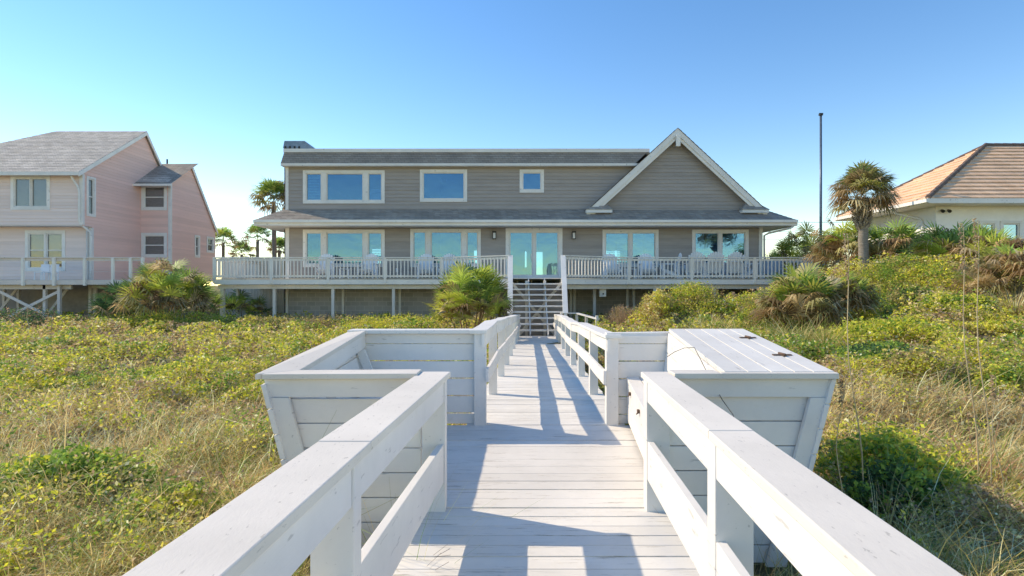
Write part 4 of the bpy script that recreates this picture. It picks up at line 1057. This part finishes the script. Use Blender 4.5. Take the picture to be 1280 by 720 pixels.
v_,f_,c_ = join(parts); tag(mesh_np('ground_cover', v_, f_, c_, M_leaf), 'low yellow green leafy ground cover creeping over the dune', 'ground cover', kind='stuff')
# dry thatch + grass blades
parts = []
def field(n, y0, y1, power, H0, H1, w, pal, lean=(.1,.9), curl=(.3,1.6), mask=None, wgrow=.0009):
    xx, yy = scatter(n, y0, y1, power)
    if mask is not None: k = mask(xx,yy); xx, yy = xx[k], yy[k]
    # clumping
    n = len(xx); H = rng.uniform(H0,H1,n)*(.6+.8*fbm(xx*2,yy*2+5,2))
    dist = np.minimum(np.abs(xx-np.interp(yy,[-6,3.96,5.8,20.15],[-1.06,-.475,-.265,.287])), np.abs(xx-np.interp(yy,[-6,3.96,5.8,20.15],[.37,.95,.97,1.52])))
    dist = np.where((yy > 3)&(yy < 7), np.minimum(np.minimum(np.abs(xx+1.75), np.abs(xx-2.3)), dist), dist)
    H *= np.clip(.55+dist*.5, .5, 1)
    az = np.where(rng.random(n) < .6, rng.normal(-.6,.9,n), rng.uniform(0,6.28,n))
    C = pick(pal,n)
    return blades(np.stack([xx,yy,ground_h(xx,yy)-.02],1), H, (w+wgrow*yy)*rng.uniform(.6,1.4,n), az, rng.uniform(*lean,n), rng.uniform(*curl,n), C)
dry = lambda x,y: (zone(x,y)+np.clip((y-6)/5,0,1)*.16 < .60)|(rng.random(len(x)) < .25)
parts.append(field(150000, 2.0, 11, 1.45, .18,.52,.0038, STRAW, mask=dry))
parts.append(field(34000, 8, 27, 1.1, .14,.34,.006, np.concatenate([STRAW,BROWN]), mask=dry))
parts.append(field(45000, 2.0, 10, 1.3, .12,.35,.003, BROWN, lean=(.5,1.5), curl=(.2,1.0)))
parts.append(field(5200, 2.0, 8.5, 1.5, .45,.85,.0055, STRAW[[1,3,0]], lean=(.2,1.0), curl=(.8,2.0), mask=lambda x,y: fbm(x*1.3+3,y*1.3+18,3) > .47))
parts.append(field(3000, 6, 20, 1.2, .35,.7,.010, STRAW[[1,3,0]], lean=(.2,1.0), curl=(.6,1.7), mask=lambda x,y: fbm(x*.6+3,y*.6+18,3) > .52))
v_,f_,c_ = join(parts); tag(mesh_np('dry_grass', v_, f_, c_, M_straw), 'tangled straw coloured dune grass', 'grass', kind='stuff')
parts = [field(42000, 2.0, 11, 1.4, .25,.65,.0048, np.concatenate([GREEN,OLIVE]), lean=(.05,.7), mask=lambda x,y: fbm(x*1.1+33,y*1.1+8,3) > .49),
         field(22000, 8, 27, 1.1, .2,.5,.007, np.concatenate([OLIVE,YEL]), mask=lambda x,y: fbm(x*.7+33,y*.7+8,3) > .5),
         field(2200, 2.1, 9, 1.2, .6,1.05,.004, np.concatenate([OLIVE,STRAW]), lean=(.0,.4), curl=(.4,1.7))]
v_,f_,c_ = join(parts); tag(mesh_np('green_grass', v_, f_, c_, M_straw), 'green dune grass blades arching through the dry thatch', 'grass', kind='stuff')

def fan_leaf(p, d, r, pal, droop=.25, seg=22, pet=0., spread=2.2, fold=.35, w=None):
    """fan palm leaf: stalk from p along d, blade of radiating segments"""
    d = d/np.linalg.norm(d); up = np.array([0,0,1.]); s = np.cross(d,up); s /= np.linalg.norm(s)+1e-9; nrm = np.cross(s,d)
    hub = p+d*pet; hub = hub+np.array([0,0,-.10*pet*max(0,1-d[2])])
    Vs, Fs, Cs = [], [], []
    base = np.clip(pal[rng.integers(0,len(pal))]*LB_*rng.uniform(.5,1.35),0,.8)
    if pet > 0:
        t = .012; Vs += [p-s*t,p+s*t,hub+s*t*.7,hub-s*t*.7]; Fs.append([0,1,2,3]); Cs += [base*.9]*4
    for i in range(seg):
        a = (i/(seg-1)-.5)*2*spread+rng.normal(0,.03); L = r*(1-.22*abs(a/spread)**2)*rng.uniform(.88,1.08)
        dr = d*math.cos(a)+s*math.sin(a); dr = dr-nrm*fold*.35*abs(math.sin(a))
        ww = (w or r*.052); q = np.cross(dr,nrm); q /= np.linalg.norm(q)+1e-9
        mid = hub+dr*L*.55; tip = hub+dr*L-np.array([0,0,1.])*droop*L*rng.uniform(.5,1.5)
        k = len(Vs); hubo = hub+dr*.03
        Vs += [hubo-q*ww*.25,hubo+q*ww*.25,mid+q*ww,mid-q*ww, tip]
        Fs.append([k,k+1,k+2,k+3]); Fs.append([k+3,k+2,k+4,k+4])
        cc = base*rng.uniform(.65,1.25); Cs += [cc]*5
    return np.array(Vs), np.array(Fs), np.array(Cs)
def fixdeg(v,f,c):   # degenerate quads -> duplicate the tip slightly moved
    f = f.copy(); deg = f[:,2] == f[:,3]; idx = f[deg,2]; nv = v[idx]+np.array([.0015,.0015,.0015]); f[deg,3] = len(v)+np.arange(len(idx))
    return np.concatenate([v,nv]), f, np.concatenate([c,c[idx]])
PG = np.array([[.15,.23,.05],[.11,.18,.05],[.20,.28,.07],[.08,.14,.05]]); PY_ = np.array([[.36,.36,.08],[.30,.33,.07],[.24,.30,.06]])
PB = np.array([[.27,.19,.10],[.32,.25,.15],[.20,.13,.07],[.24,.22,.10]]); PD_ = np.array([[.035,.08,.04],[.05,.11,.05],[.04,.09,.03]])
def palmetto(loc, R_, H_, n, label, pal=PG, dead=.25, yel=.15, name='saw_palmetto', lr=.42, group=None):
    n = int(n*.62); lr *= 1.22
    x, y = loc; z = gz(x,y); r = empty(name, (x,y,z), label, 'shrub', group); parts = []
    for i in range(n):
        t = i/n; az = rng.uniform(0,6.283); el = math.asin(min(1,.15+.85*rng.random()**.75)); rr = math.sqrt(rng.random())
        bx = x+math.cos(az)*R_*rr*.75; by = y+math.sin(az)*R_*rr*.75
        hh = (H_-lr*.6)*(1-rr**2*.55)*rng.uniform(.45,1)
        az2 = az+rng.normal(0,.6); d = np.array([math.cos(az2)*math.cos(el),math.sin(az2)*math.cos(el),math.sin(el)+.15])
        low = hh < H_*.45
        u = rng.random(); pl = PB if (u < dead*(2.0 if low else .5)) else (PY_ if u > 1-yel else pal)
        fz_ = z+hh
        bp = np.array([bx,by,fz_])
        parts.append(fan_leaf(bp, d, lr*rng.uniform(.75,1.2), pl, droop=.5 if pl is PB else .10, pet=.22, seg=14, spread=1.6, w=lr*.046))
    # stems
    st = []
    for i in range(10):
        a = rng.uniform(0,6.28); q = np.array([[x+math.cos(a)*R_*.5,y+math.sin(a)*R_*.5,z+H_*.55]]);
        st.append(blades(np.array([[x+math.cos(a)*R_*.3,y+math.sin(a)*R_*.3,z-.1]]), np.array([H_*.7]), np.array([.07]), np.array([a]), np.array([.3]), np.array([.3]), BROWN[:1]))
    v_,f_,c_ = fixdeg(*join(parts)); mesh_np('foliage', v_, f_, c_, M_leaf, r)
    v_,f_,c_ = join(st); mesh_np('stems', v_, f_, c_, M_leaf, r)
    return r
def trunk(parent, x, y, z0, z1, r0, r1, lean=(0,0), boots=None):
    q = MB(); pts = []; k = 12
    for i in range(k+1):
        t = i/k; pts.append((x+lean[0]*t+random.uniform(-.01,.01), y+lean[1]*t, z0+(z1-z0)*t))
    q.tube(pts, r0, 12, r1); q.build('trunk', M_bark, parent, smooth=True)
    if boots:
        b = MB(); zb0, zb1, rb_ = boots; n = 150
        for i in range(n):
            t = i/n; a = i*2.4; z = zb0+(zb1-zb0)*t; rr = r1*.9; tt = rb_*math.sin(math.pi*(.15+.75*t))
            d = Vector((math.cos(a),math.sin(a),0)); s = Vector((-d.y,d.x,0)); tx_ = x+lean[0]; ty_ = y+lean[1]
            c0 = Vector((tx_,ty_,z)); w = .035
            sk_ = s*random.choice((-.05,.05))
            b.hexa([c0+d*rr*.8-s*w-Vector((0,0,.05)),c0+d*rr*.8+s*w-Vector((0,0,.05)),c0+d*rr*.8+s*w,c0+d*rr*.8-s*w,
                    c0+d*(rr+tt)-s*w*.6+sk_+Vector((0,0,.13)),c0+d*(rr+tt)+s*w*.6+sk_+Vector((0,0,.13)),c0+d*(rr+tt+.01)+s*w*.6+sk_+Vector((0,0,.17)),c0+d*(rr+tt+.01)-s*w*.6+sk_+Vector((0,0,.17))])
        b.build('leaf_boots', mat_plain('leaf_boot', (.32,.27,.22), .9, .35, 9), parent)
def palm(x, y, z0, zt, R_, label, n=46, dead=.35, tr=.15, lr=.6, pal=PG, boots=None, lean=(0,0), group=None, seg=24, yel=.1):
    r = empty('palm_tree', (x,y,z0), label, 'palm tree', group)
    trunk(r, x, y, z0-.3, zt, tr, tr*.85, lean, boots)
    parts = []; hub = np.array([x+lean[0],y+lean[1],zt])
    for i in range(n):
        t = (i+.5)/n; el = math.radians(86-104*t+rng.normal(0,9)); az = i*2.399+rng.normal(0,.25)
        d = np.array([math.cos(az)*math.cos(el),math.sin(az)*math.cos(el),math.sin(el)])
        isdead = (t > 1-dead) and rng.random() < .85 or rng.random() < dead*.3
        pl = PB if isdead else (PY_ if rng.random() < yel else pal)
        pet = (R_-lr*.75)*rng.uniform(.75,1.05)
        parts.append(fan_leaf(hub+np.array([0,0,.1]), d, lr*rng.uniform(.8,1.15), pl, droop=.45 if isdead else .22, pet=max(.15,pet), seg=16, fold=.6, w=lr*.046, spread=1.9))
    v_,f_,c_ = fixdeg(*join(parts)); mesh_np('crown', v_, f_, c_, M_leaf, r); return r
# right big palm
q = W(1080,338,19.5); pt = W(1078,247,19.5)
palm(q.x, q.y, gz(q.x,q.y), pt.z, 1.18, 'stout cabbage palm with half brown crown standing on the right dune', n=95, dead=.42, tr=.165, lr=.60, pal=np.array([[.16,.19,.06],[.12,.15,.05],[.20,.20,.08],[.24,.19,.10]]), boots=(W(0,288,19.5).z, W(0,250,19.5).z, .2), lean=(-.06,0), yel=.03)
# palm behind house left
q = W(342,252,34); palm(q.x+.1, 34, -1.6, q.z, 1.5, 'tall slim palm rising behind the left corner of the grey house', n=44, dead=.45, tr=.15, lr=.85, lean=(-.1,0), yel=.5)
bgp = 'palms in the background between the pink and grey houses'
for px, py, yy, rr, lb, ye in ((279,303,42,1.2,'bright small palm right beside the pink house wall',.7),(322,300,42,1.35,'round crowned palm midway between the pink house and grey house',.1),(349,313,40,1.0,'small palm partly hidden by the left corner of the grey house',.1),(302,318,46,1.2,'low palm with dry fronds behind the whitewashed fence',.1)):
    q = W(px,py,yy); palm(q.x, yy, -1.6, q.z, rr, lb, n=36, dead=.3, tr=.13, lr=.62, group=bgp, yel=ye)
# palmettos   (px, py_top, Y, halfwidth px, label, dead, yel, n, lr)
def pmt(px, ptop, Yy, hw, n, lb, dead=.25, yel=.15, lr=.42, pal=PG):
    x = (px-640)/F*Yy; top = (HY-ptop)/F*Yy; z = gz(x,Yy); palmetto((x,Yy), hw/F*Yy, max(.6, top-z), n, lb, pal=pal, dead=dead, yel=yel, lr=lr, group='saw palmetto clumps')
pmt(208,316,22.3,52,230,'large palmetto clump with dry skirt left of the deck corner',.4,.35,.55)
pmt(246,338,23.2,26,60,'palmetto clump tucked against the deck corner post',.25,.3,.5)
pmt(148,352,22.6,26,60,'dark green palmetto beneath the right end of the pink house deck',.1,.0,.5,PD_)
pmt(588,326,18.6,50,210,'bright yellow green palmetto just left of the stairs',.22,.5,.50)
pmt(300,362,26.5,40,60,'palmetto growing in the shade under the left end of the deck',.3,.2,.5)
pmt(1000,334,15.0,46,200,'tall shaggy palmetto before the right end of the deck',.55,.3,.5)
pmt(1048,340,15.2,34,130,'shaggy palmetto clump below the flagpole',.5,.3,.45)
pmt(958,372,17.4,18,40,'small palmetto at the right edge of the vine mound',.4,.4,.4)
pmt(1012,282,27,46,150,'palmetto clump seen beyond the deck behind the flagpole',.25,.5,.55)
pmt(1052,272,22.5,32,130,'dry brown palmetto clump left of the big palm trunk',.7,.1,.55)
pmt(1116,276,22,32,140,'brownish palmetto clump right of the big palm trunk',.5,.2,.55)
pmt(1143,300,21,14,34,'dark blue green palmetto before the stucco house downspout',.05,.0,.5,PD_)
pmt(1190,280,18.6,44,190,'green palmetto clump below the hip corner of the stucco house',.2,.3,.5)
pmt(1236,296,17.5,38,150,'palmetto clump before the stucco house windows',.35,.25,.5)
pmt(1274,306,14.8,40,170,'shaggy palmetto at the right edge of the picture',.5,.3,.45)
pmt(1225,335,15.0,18,40,'low palmetto at the foot of the right hand clumps',.5,.3,.4)
pmt(975,300,30,22,50,'distant palmetto just beyond the right corner of the grey house',.2,.5,.6)

def twigs(x,y,z,Rx,H_,n,pal):
    m = n; a = rng.uniform(0,6.28,m); rr = np.sqrt(rng.random(m))*.6
    B = np.stack([x+np.cos(a)*rr*Rx, y+np.sin(a)*rr*Rx, np.full(m,z-.05)],1)
    return blades(B, rng.uniform(.6,1.05,m)*H_, np.full(m,.012), a, rng.uniform(.0,.7,m), rng.uniform(-.3,.6,m), pick(pal,m))
def shrub(name, loc, Rx, Ry, H_, n, size, pals, label, group=None, cat='shrub', seed=0, ntw=120):
    x, y = loc; z = gz(x,y); r = empty(name, (x,y,z), label, cat, group)
    # leaf clumps spread over and through a lumpy mound
    nc = max(12, n//60); a = rng.uniform(0,6.28,nc); u = np.sqrt(rng.random(nc))
    cx = x+np.cos(a)*u*Rx; cy = y+np.sin(a)*u*Ry; ch = np.sqrt(np.clip(1-u**2*.85,.02,1))*H_*rng.uniform(.55,1.08,nc)
    gzz = ground_h(cx,cy); k = rng.integers(0,nc,n); sp = rng.normal(size=(n,3))*np.array([Rx,Ry,H_*.55])*.115
    P = np.stack([cx[k],cy[k],gzz[k]+ch[k]*rng.uniform(.75,1,n)],1)+sp
    low = rng.random(n) < .25; P[low,2] -= rng.uniform(0,.8,low.sum())*ch[k][low]
    P[:,2] = np.maximum(P[:,2], ground_h(P[:,0],P[:,1])+.01)
    hues = rng.integers(0,len(pals),nc); C = np.zeros((n,3))
    for i in range(len(pals)):
        s = (hues[k] == i); s2 = rng.random(n) < .2; C[s] = pick(pals[i], s.sum())
    s2 = rng.random(n) < .15; C[s2] = pick(pals[0], s2.sum())
    v_,f_,c_ = leaves(P, size*rng.uniform(.6,1.4,n), C, .25); mesh_np('foliage', v_,f_,c_, M_leaf, r)
    v_,f_,c_ = twigs(x,y,z,min(Rx,Ry),H_,ntw,BROWN); mesh_np('branches', v_,f_,c_, M_leaf, r)
    return r
def shr(px, pt, Yy, hw, n, size, pals, lb, ry=None, name='shrub', **kw):
    x = (px-640)/F*Yy; z = gz(x,Yy); return shrub(name, (x,Yy), hw/F*Yy, ry or hw/F*Yy*.8, max(.25,(HY-pt)/F*Yy-z), n, size, pals, lb, **kw)
vp = [YEL,OLIVE,YEL,GREEN,BROWN]
shr(872,352,19.3,68,17000,.062,vp,'broad vine covered mound before the right side of the deck',ry=1.2,name='vine_mound')
shr(822,362,18.6,20,4500,.07,[YEL,OLIVE,STRAW],'narrow vine covered slope left of the big vine mound',ry=1.0,name='vine_mound')
shr(780,380,20.6,26,2500,.05,[BROWN,OLIVE,BROWN],'grey brown brushwood under the deck right of the stairs',ry=.6,name='brushwood',ntw=900)
shr(1120,535,5.0,80,7000,.05,[YEL,YEL,GREEN],'bright green broad leaved shrub right of the storage bench',ry=.45,name='broadleaf_shrub')
shr(1112,575,4.6,60,3500,.05,[DARK,GREEN,DARK],'dark leafy shrub in front of the bright broad leaved shrub',ry=.3,name='broadleaf_shrub')  # leaf clumps picked from the dark and green palettes
shr(90,565,4.8,95,8000,.05,[GREEN,YEL,GREEN],'bright green broad leaved shrub at the lower left among dry grass',ry=.5,name='broadleaf_shrub')
shr(210,600,4.3,60,3000,.045,[GREEN,YEL,OLIVE],'small leafy shrub between the lower left shrub and the railing',ry=.35,name='broadleaf_shrub')
shr(1105,428,10.5,52,9000,.055,[DARK,GREEN,GREEN],'dark green leafy shrub on the middle of the right slope',ry=.8,name='leafy_shrub')
shr(1090,400,13,60,8000,.07,[YEL,GREEN,YEL],'yellow green leafy mound above the dark slope shrub',ry=1.0,name='leafy_shrub')
shr(1250,400,12.5,50,7000,.07,[YEL,YEL,OLIVE],'yellow green leafy mound at the right edge of the slope',ry=1.0,name='leafy_shrub')
shr(1150,330,19.2,50,6500,.07,[OLIVE,YEL,GREEN],'low green brush on the crest right of the palm trunk',ry=1.0,name='leafy_shrub')
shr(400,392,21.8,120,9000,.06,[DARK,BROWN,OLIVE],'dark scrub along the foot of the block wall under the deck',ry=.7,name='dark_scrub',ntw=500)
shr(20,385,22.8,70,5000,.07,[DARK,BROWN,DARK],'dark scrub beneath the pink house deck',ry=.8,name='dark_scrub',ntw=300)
shr(230,385,21.3,80,7000,.06,[GREEN,OLIVE,YEL],'green brush in front of the large left palmetto',ry=.6,name='leafy_shrub')
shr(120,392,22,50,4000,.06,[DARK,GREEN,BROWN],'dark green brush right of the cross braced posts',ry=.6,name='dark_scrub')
shr(1062,352,18.0,34,5000,.06,[YEL,OLIVE,YEL],'yellow green creeper on the bank left of the big palm trunk',ry=.9,name='leafy_shrub')
shr(1105,338,17.5,40,6000,.062,[GREEN,OLIVE,GREEN],'dense green brush around the foot of the big palm',ry=.9,name='leafy_shrub')
shr(950,382,16.0,34,5000,.06,[GREEN,YEL,OLIVE],'green brush between the vine mound and the shaggy palmetto',ry=.8,name='leafy_shrub')
shr(1145,345,16.5,60,6000,.06,[YEL,YEL,GREEN],'yellow green creeper on the bank right below the big palm trunk',ry=1.0,name='leafy_shrub')
for px_s, pt_s, Y_s, hw_s, pl_s, lb_s in (
    (1165,455,8.6,60,[OLIVE,BROWN,YEL],'dry brownish shrub below the dark green shrub on the right slope'),
    (1020,442,11.5,40,[GREEN,YEL,OLIVE],'leafy green shrub just behind the storage bench corner'),
    (1190,385,13.8,48,[GREEN,GREEN,YEL],'fresh green shrub in the middle of the right bank'),
    (1262,470,8.2,45,[YEL,GREEN,OLIVE],'yellow green shrub at the right edge halfway down the slope'),
    (1130,372,15.5,36,[DARK,GREEN,OLIVE],'dark green shrub on the bank below the palm trunk'),
    (60,478,10.0,70,[YEL,GREEN,YEL],'yellow green hummock at the left edge halfway to the pink house'),
    (235,462,11.5,60,[GREEN,OLIVE,YEL],'green hummock left of the open bench bay'),
    (130,436,15.0,70,[OLIVE,YEL,BROWN],'olive hummock before the large left palmetto'),
    (330,432,15.5,55,[YEL,OLIVE,YEL],'yellow hummock below the left corner of the house deck'),
    (395,455,11.0,38,[BROWN,OLIVE,BROWN],'brown twiggy hummock close behind the left bench bay')):
    shr(px_s, pt_s-13, Y_s, hw_s, 6500, .024+.0034*Y_s, pl_s, lb_s, ry=hw_s/F*Y_s*.6, name='dune_shrub', ntw=260, group='shrubs dotted over the dune')
shr(480,396,19.5,70,6000,.055,[YEL,OLIVE,YEL],'yellow green creeping mound left of the palmetto by the stairs',ry=.7,name='leafy_shrub')
def tuft(px, py, Yy, n, H0, H1, w, pals, lb, spread=.25, name='grass_tuft', lean=(.1,1.0)):
    x = (px-640)/F*Yy; z = gz(x,Yy); r = empty(name, (x,Yy,z), lb, 'grass', None)
    a = rng.uniform(0,6.28,n); rr = rng.random(n)*spread
    v_,f_,c_ = blades(np.stack([x+np.cos(a)*rr,Yy+np.sin(a)*rr,np.full(n,z-.03)],1), rng.uniform(H0,H1,n), np.full(n,w)*rng.uniform(.6,1.3,n), a, rng.uniform(*lean,n), rng.uniform(.3,1.3,n), pick(pals,n))
    mesh_np('blades', v_,f_,c_, M_straw, r)
YG_ = np.concatenate([STRAW[:2],OLIVE,GREEN[:2]])
for px, yy, lb in ((1000,13.0,'big arching grass tuft behind the far corner of the storage lid'),(965,13.8,'arching grass tuft left of the biggest tuft behind the lid'),(925,14.5,'arching grass tuft behind the middle of the storage lid'),(885,15,'arching grass tuft behind the left part of the lid'),(1030,12.4,'arching grass tuft above the right end of the storage lid')):
    tuft(px,0,yy,520,.5,1.1,.018,YG_,lb,.45)
tuft(1040,0,16.2,500,.6,1.3,.018,YG_,'tall drooping grass tuft below the flagpole',.4)
tuft(995,0,16.4,500,.6,1.3,.018,YG_,'tall drooping grass tuft before the shaggy palmetto',.4)
tuft(1268,0,13.6,500,.5,1.2,.016,np.concatenate([STRAW,OLIVE]),'drooping straw tuft at the right edge of the slope',.5)
tuft(345,0,3.75,90,.7,1.45,.006,YG_,'green grass tuft beside the left bench end panel',.25,lean=(0,.6))
tuft(500,0,3.5,150,.5,1.25,.005,YG_,'grass tuft rising between the left railing posts',.2,lean=(0,.6))
tuft(930,0,3.3,110,.35,.75,.005,YG_,'grass tuft behind the right railing by the storage bench',.2,lean=(0,.7))
tuft(1100,0,3.9,260,.5,.95,.005,YG_,'green and straw grass tuft before the dark leafy shrub',.35,lean=(0,.8))
tuft(60,0,3.6,260,.4,.8,.005,YG_,'green and straw grass tuft at the lower left edge',.4)
RED = np.array([[.36,.17,.10],[.42,.23,.14],[.28,.13,.09]])
tuft(1222,0,5.2,160,.4,.95,.006,RED,'rust red dry weed stalks among the grass at the right',.35,lean=(0,.3))

# sea oats
def oat(b, t, lb, r0=.006):
    a = W(*b); e = W(*t); r = empty('sea_oat', a, lb, 'grass stalk', 'tall dry sea oat stalks'); q = MB(); n = 9
    a.z = min(a.z, gz(a.x,a.y)+.1)
    pts = [a.lerp(e,i/n)+Vector((.03*math.sin(i*.9),0,0)) for i in range(n+1)]
    q.tube(pts, r0, 6, r0*.45); q.build('stem', M_stalk, r)
    n = 110; k = rng.random(n); A = np.array(a); E = np.array(e); P = A+(E-A)*(.83+.18*k)[:,None]+rng.normal(0,.007,(n,3))
    v_,f_,c_ = leaves(P, rng.uniform(.014,.032,n), pick(np.array([[.25,.18,.11],[.29,.22,.14],[.19,.13,.08]]),n), 0); mesh_np('seed_head', v_,f_,c_, M_leaf, r)
M_stalk = mat_plain('dry_stalk', (.52,.40,.24), .8, .2, 20)
oat((1078,615,4.6),(1055,292,4.6),'tall sea oat stalk just right of the storage bench')
oat((1048,600,4.2),(1052,470,4.2),'short thin sea oat stalk close beside the bench corner',.005)
oat((1222,600,5.0),(1200,282,5.0),'left one of the paired tall sea oat stalks at the right')
oat((1238,610,4.8),(1218,275,4.8),'right one of the paired tall sea oat stalks at the right')
oat((1252,600,4.4),(1240,470,4.4),'short sea oat stalk right of the tall pair',.005)
oat((36,412,20),(34,385,20),'small pale seed stalk before the cross braces of the pink house deck',.02)

# ------------------------------------------------------------------ light, sky, camera
sx_, sy_, sz_ = -1.15, .46, .92
el = math.atan2(sz_, math.hypot(sx_,sy_)); az = math.atan2(sx_, sy_)   # from +Y clockwise to +X
w = bpy.data.worlds.new('World'); scene.world = w; w.use_nodes = True; nt = w.node_tree
sky = nt.nodes.new('ShaderNodeTexSky'); sky.sky_type = 'NISHITA'; sky.sun_disc = False
sky.sun_elevation = el; sky.sun_rotation = az; sky.air_density = 1.0; sky.dust_density = .0; sky.ozone_density = 3.0
hs = nt.nodes.new('ShaderNodeHueSaturation'); hs.inputs['Saturation'].default_value = 1.3; hs.inputs['Hue'].default_value = .508; nt.links.new(sky.outputs[0], hs.inputs['Color']); nt.links.new(hs.outputs[0], nt.nodes['Background'].inputs[0]); nt.nodes['Background'].inputs[1].default_value = .130
sl = bpy.data.lights.new('sun', 'SUN'); sl.energy = 2.0; sl.angle = R(.5); sl.color = (1,.98,.95)
so = bpy.data.objects.new('sun', sl); col.objects.link(so)
so.rotation_euler = Vector((sx_,sy_,sz_)).to_track_quat('Z','Y').to_euler()
cam = bpy.data.cameras.new('camera'); co = bpy.data.objects.new('camera', cam); col.objects.link(co)
cam.sensor_width = 36; cam.lens = 36*F/1280; cam.shift_y = -3/1280; cam.clip_start = .05; cam.clip_end = 9000
co.rotation_euler = (R(90),0,0); scene.camera = co
scene.view_settings.view_transform = 'Standard'; scene.view_settings.look = 'None'; scene.view_settings.exposure = 1.2; scene.view_settings.use_white_balance = True; scene.view_settings.white_balance_temperature = 9300; scene.view_settings.gamma = 1
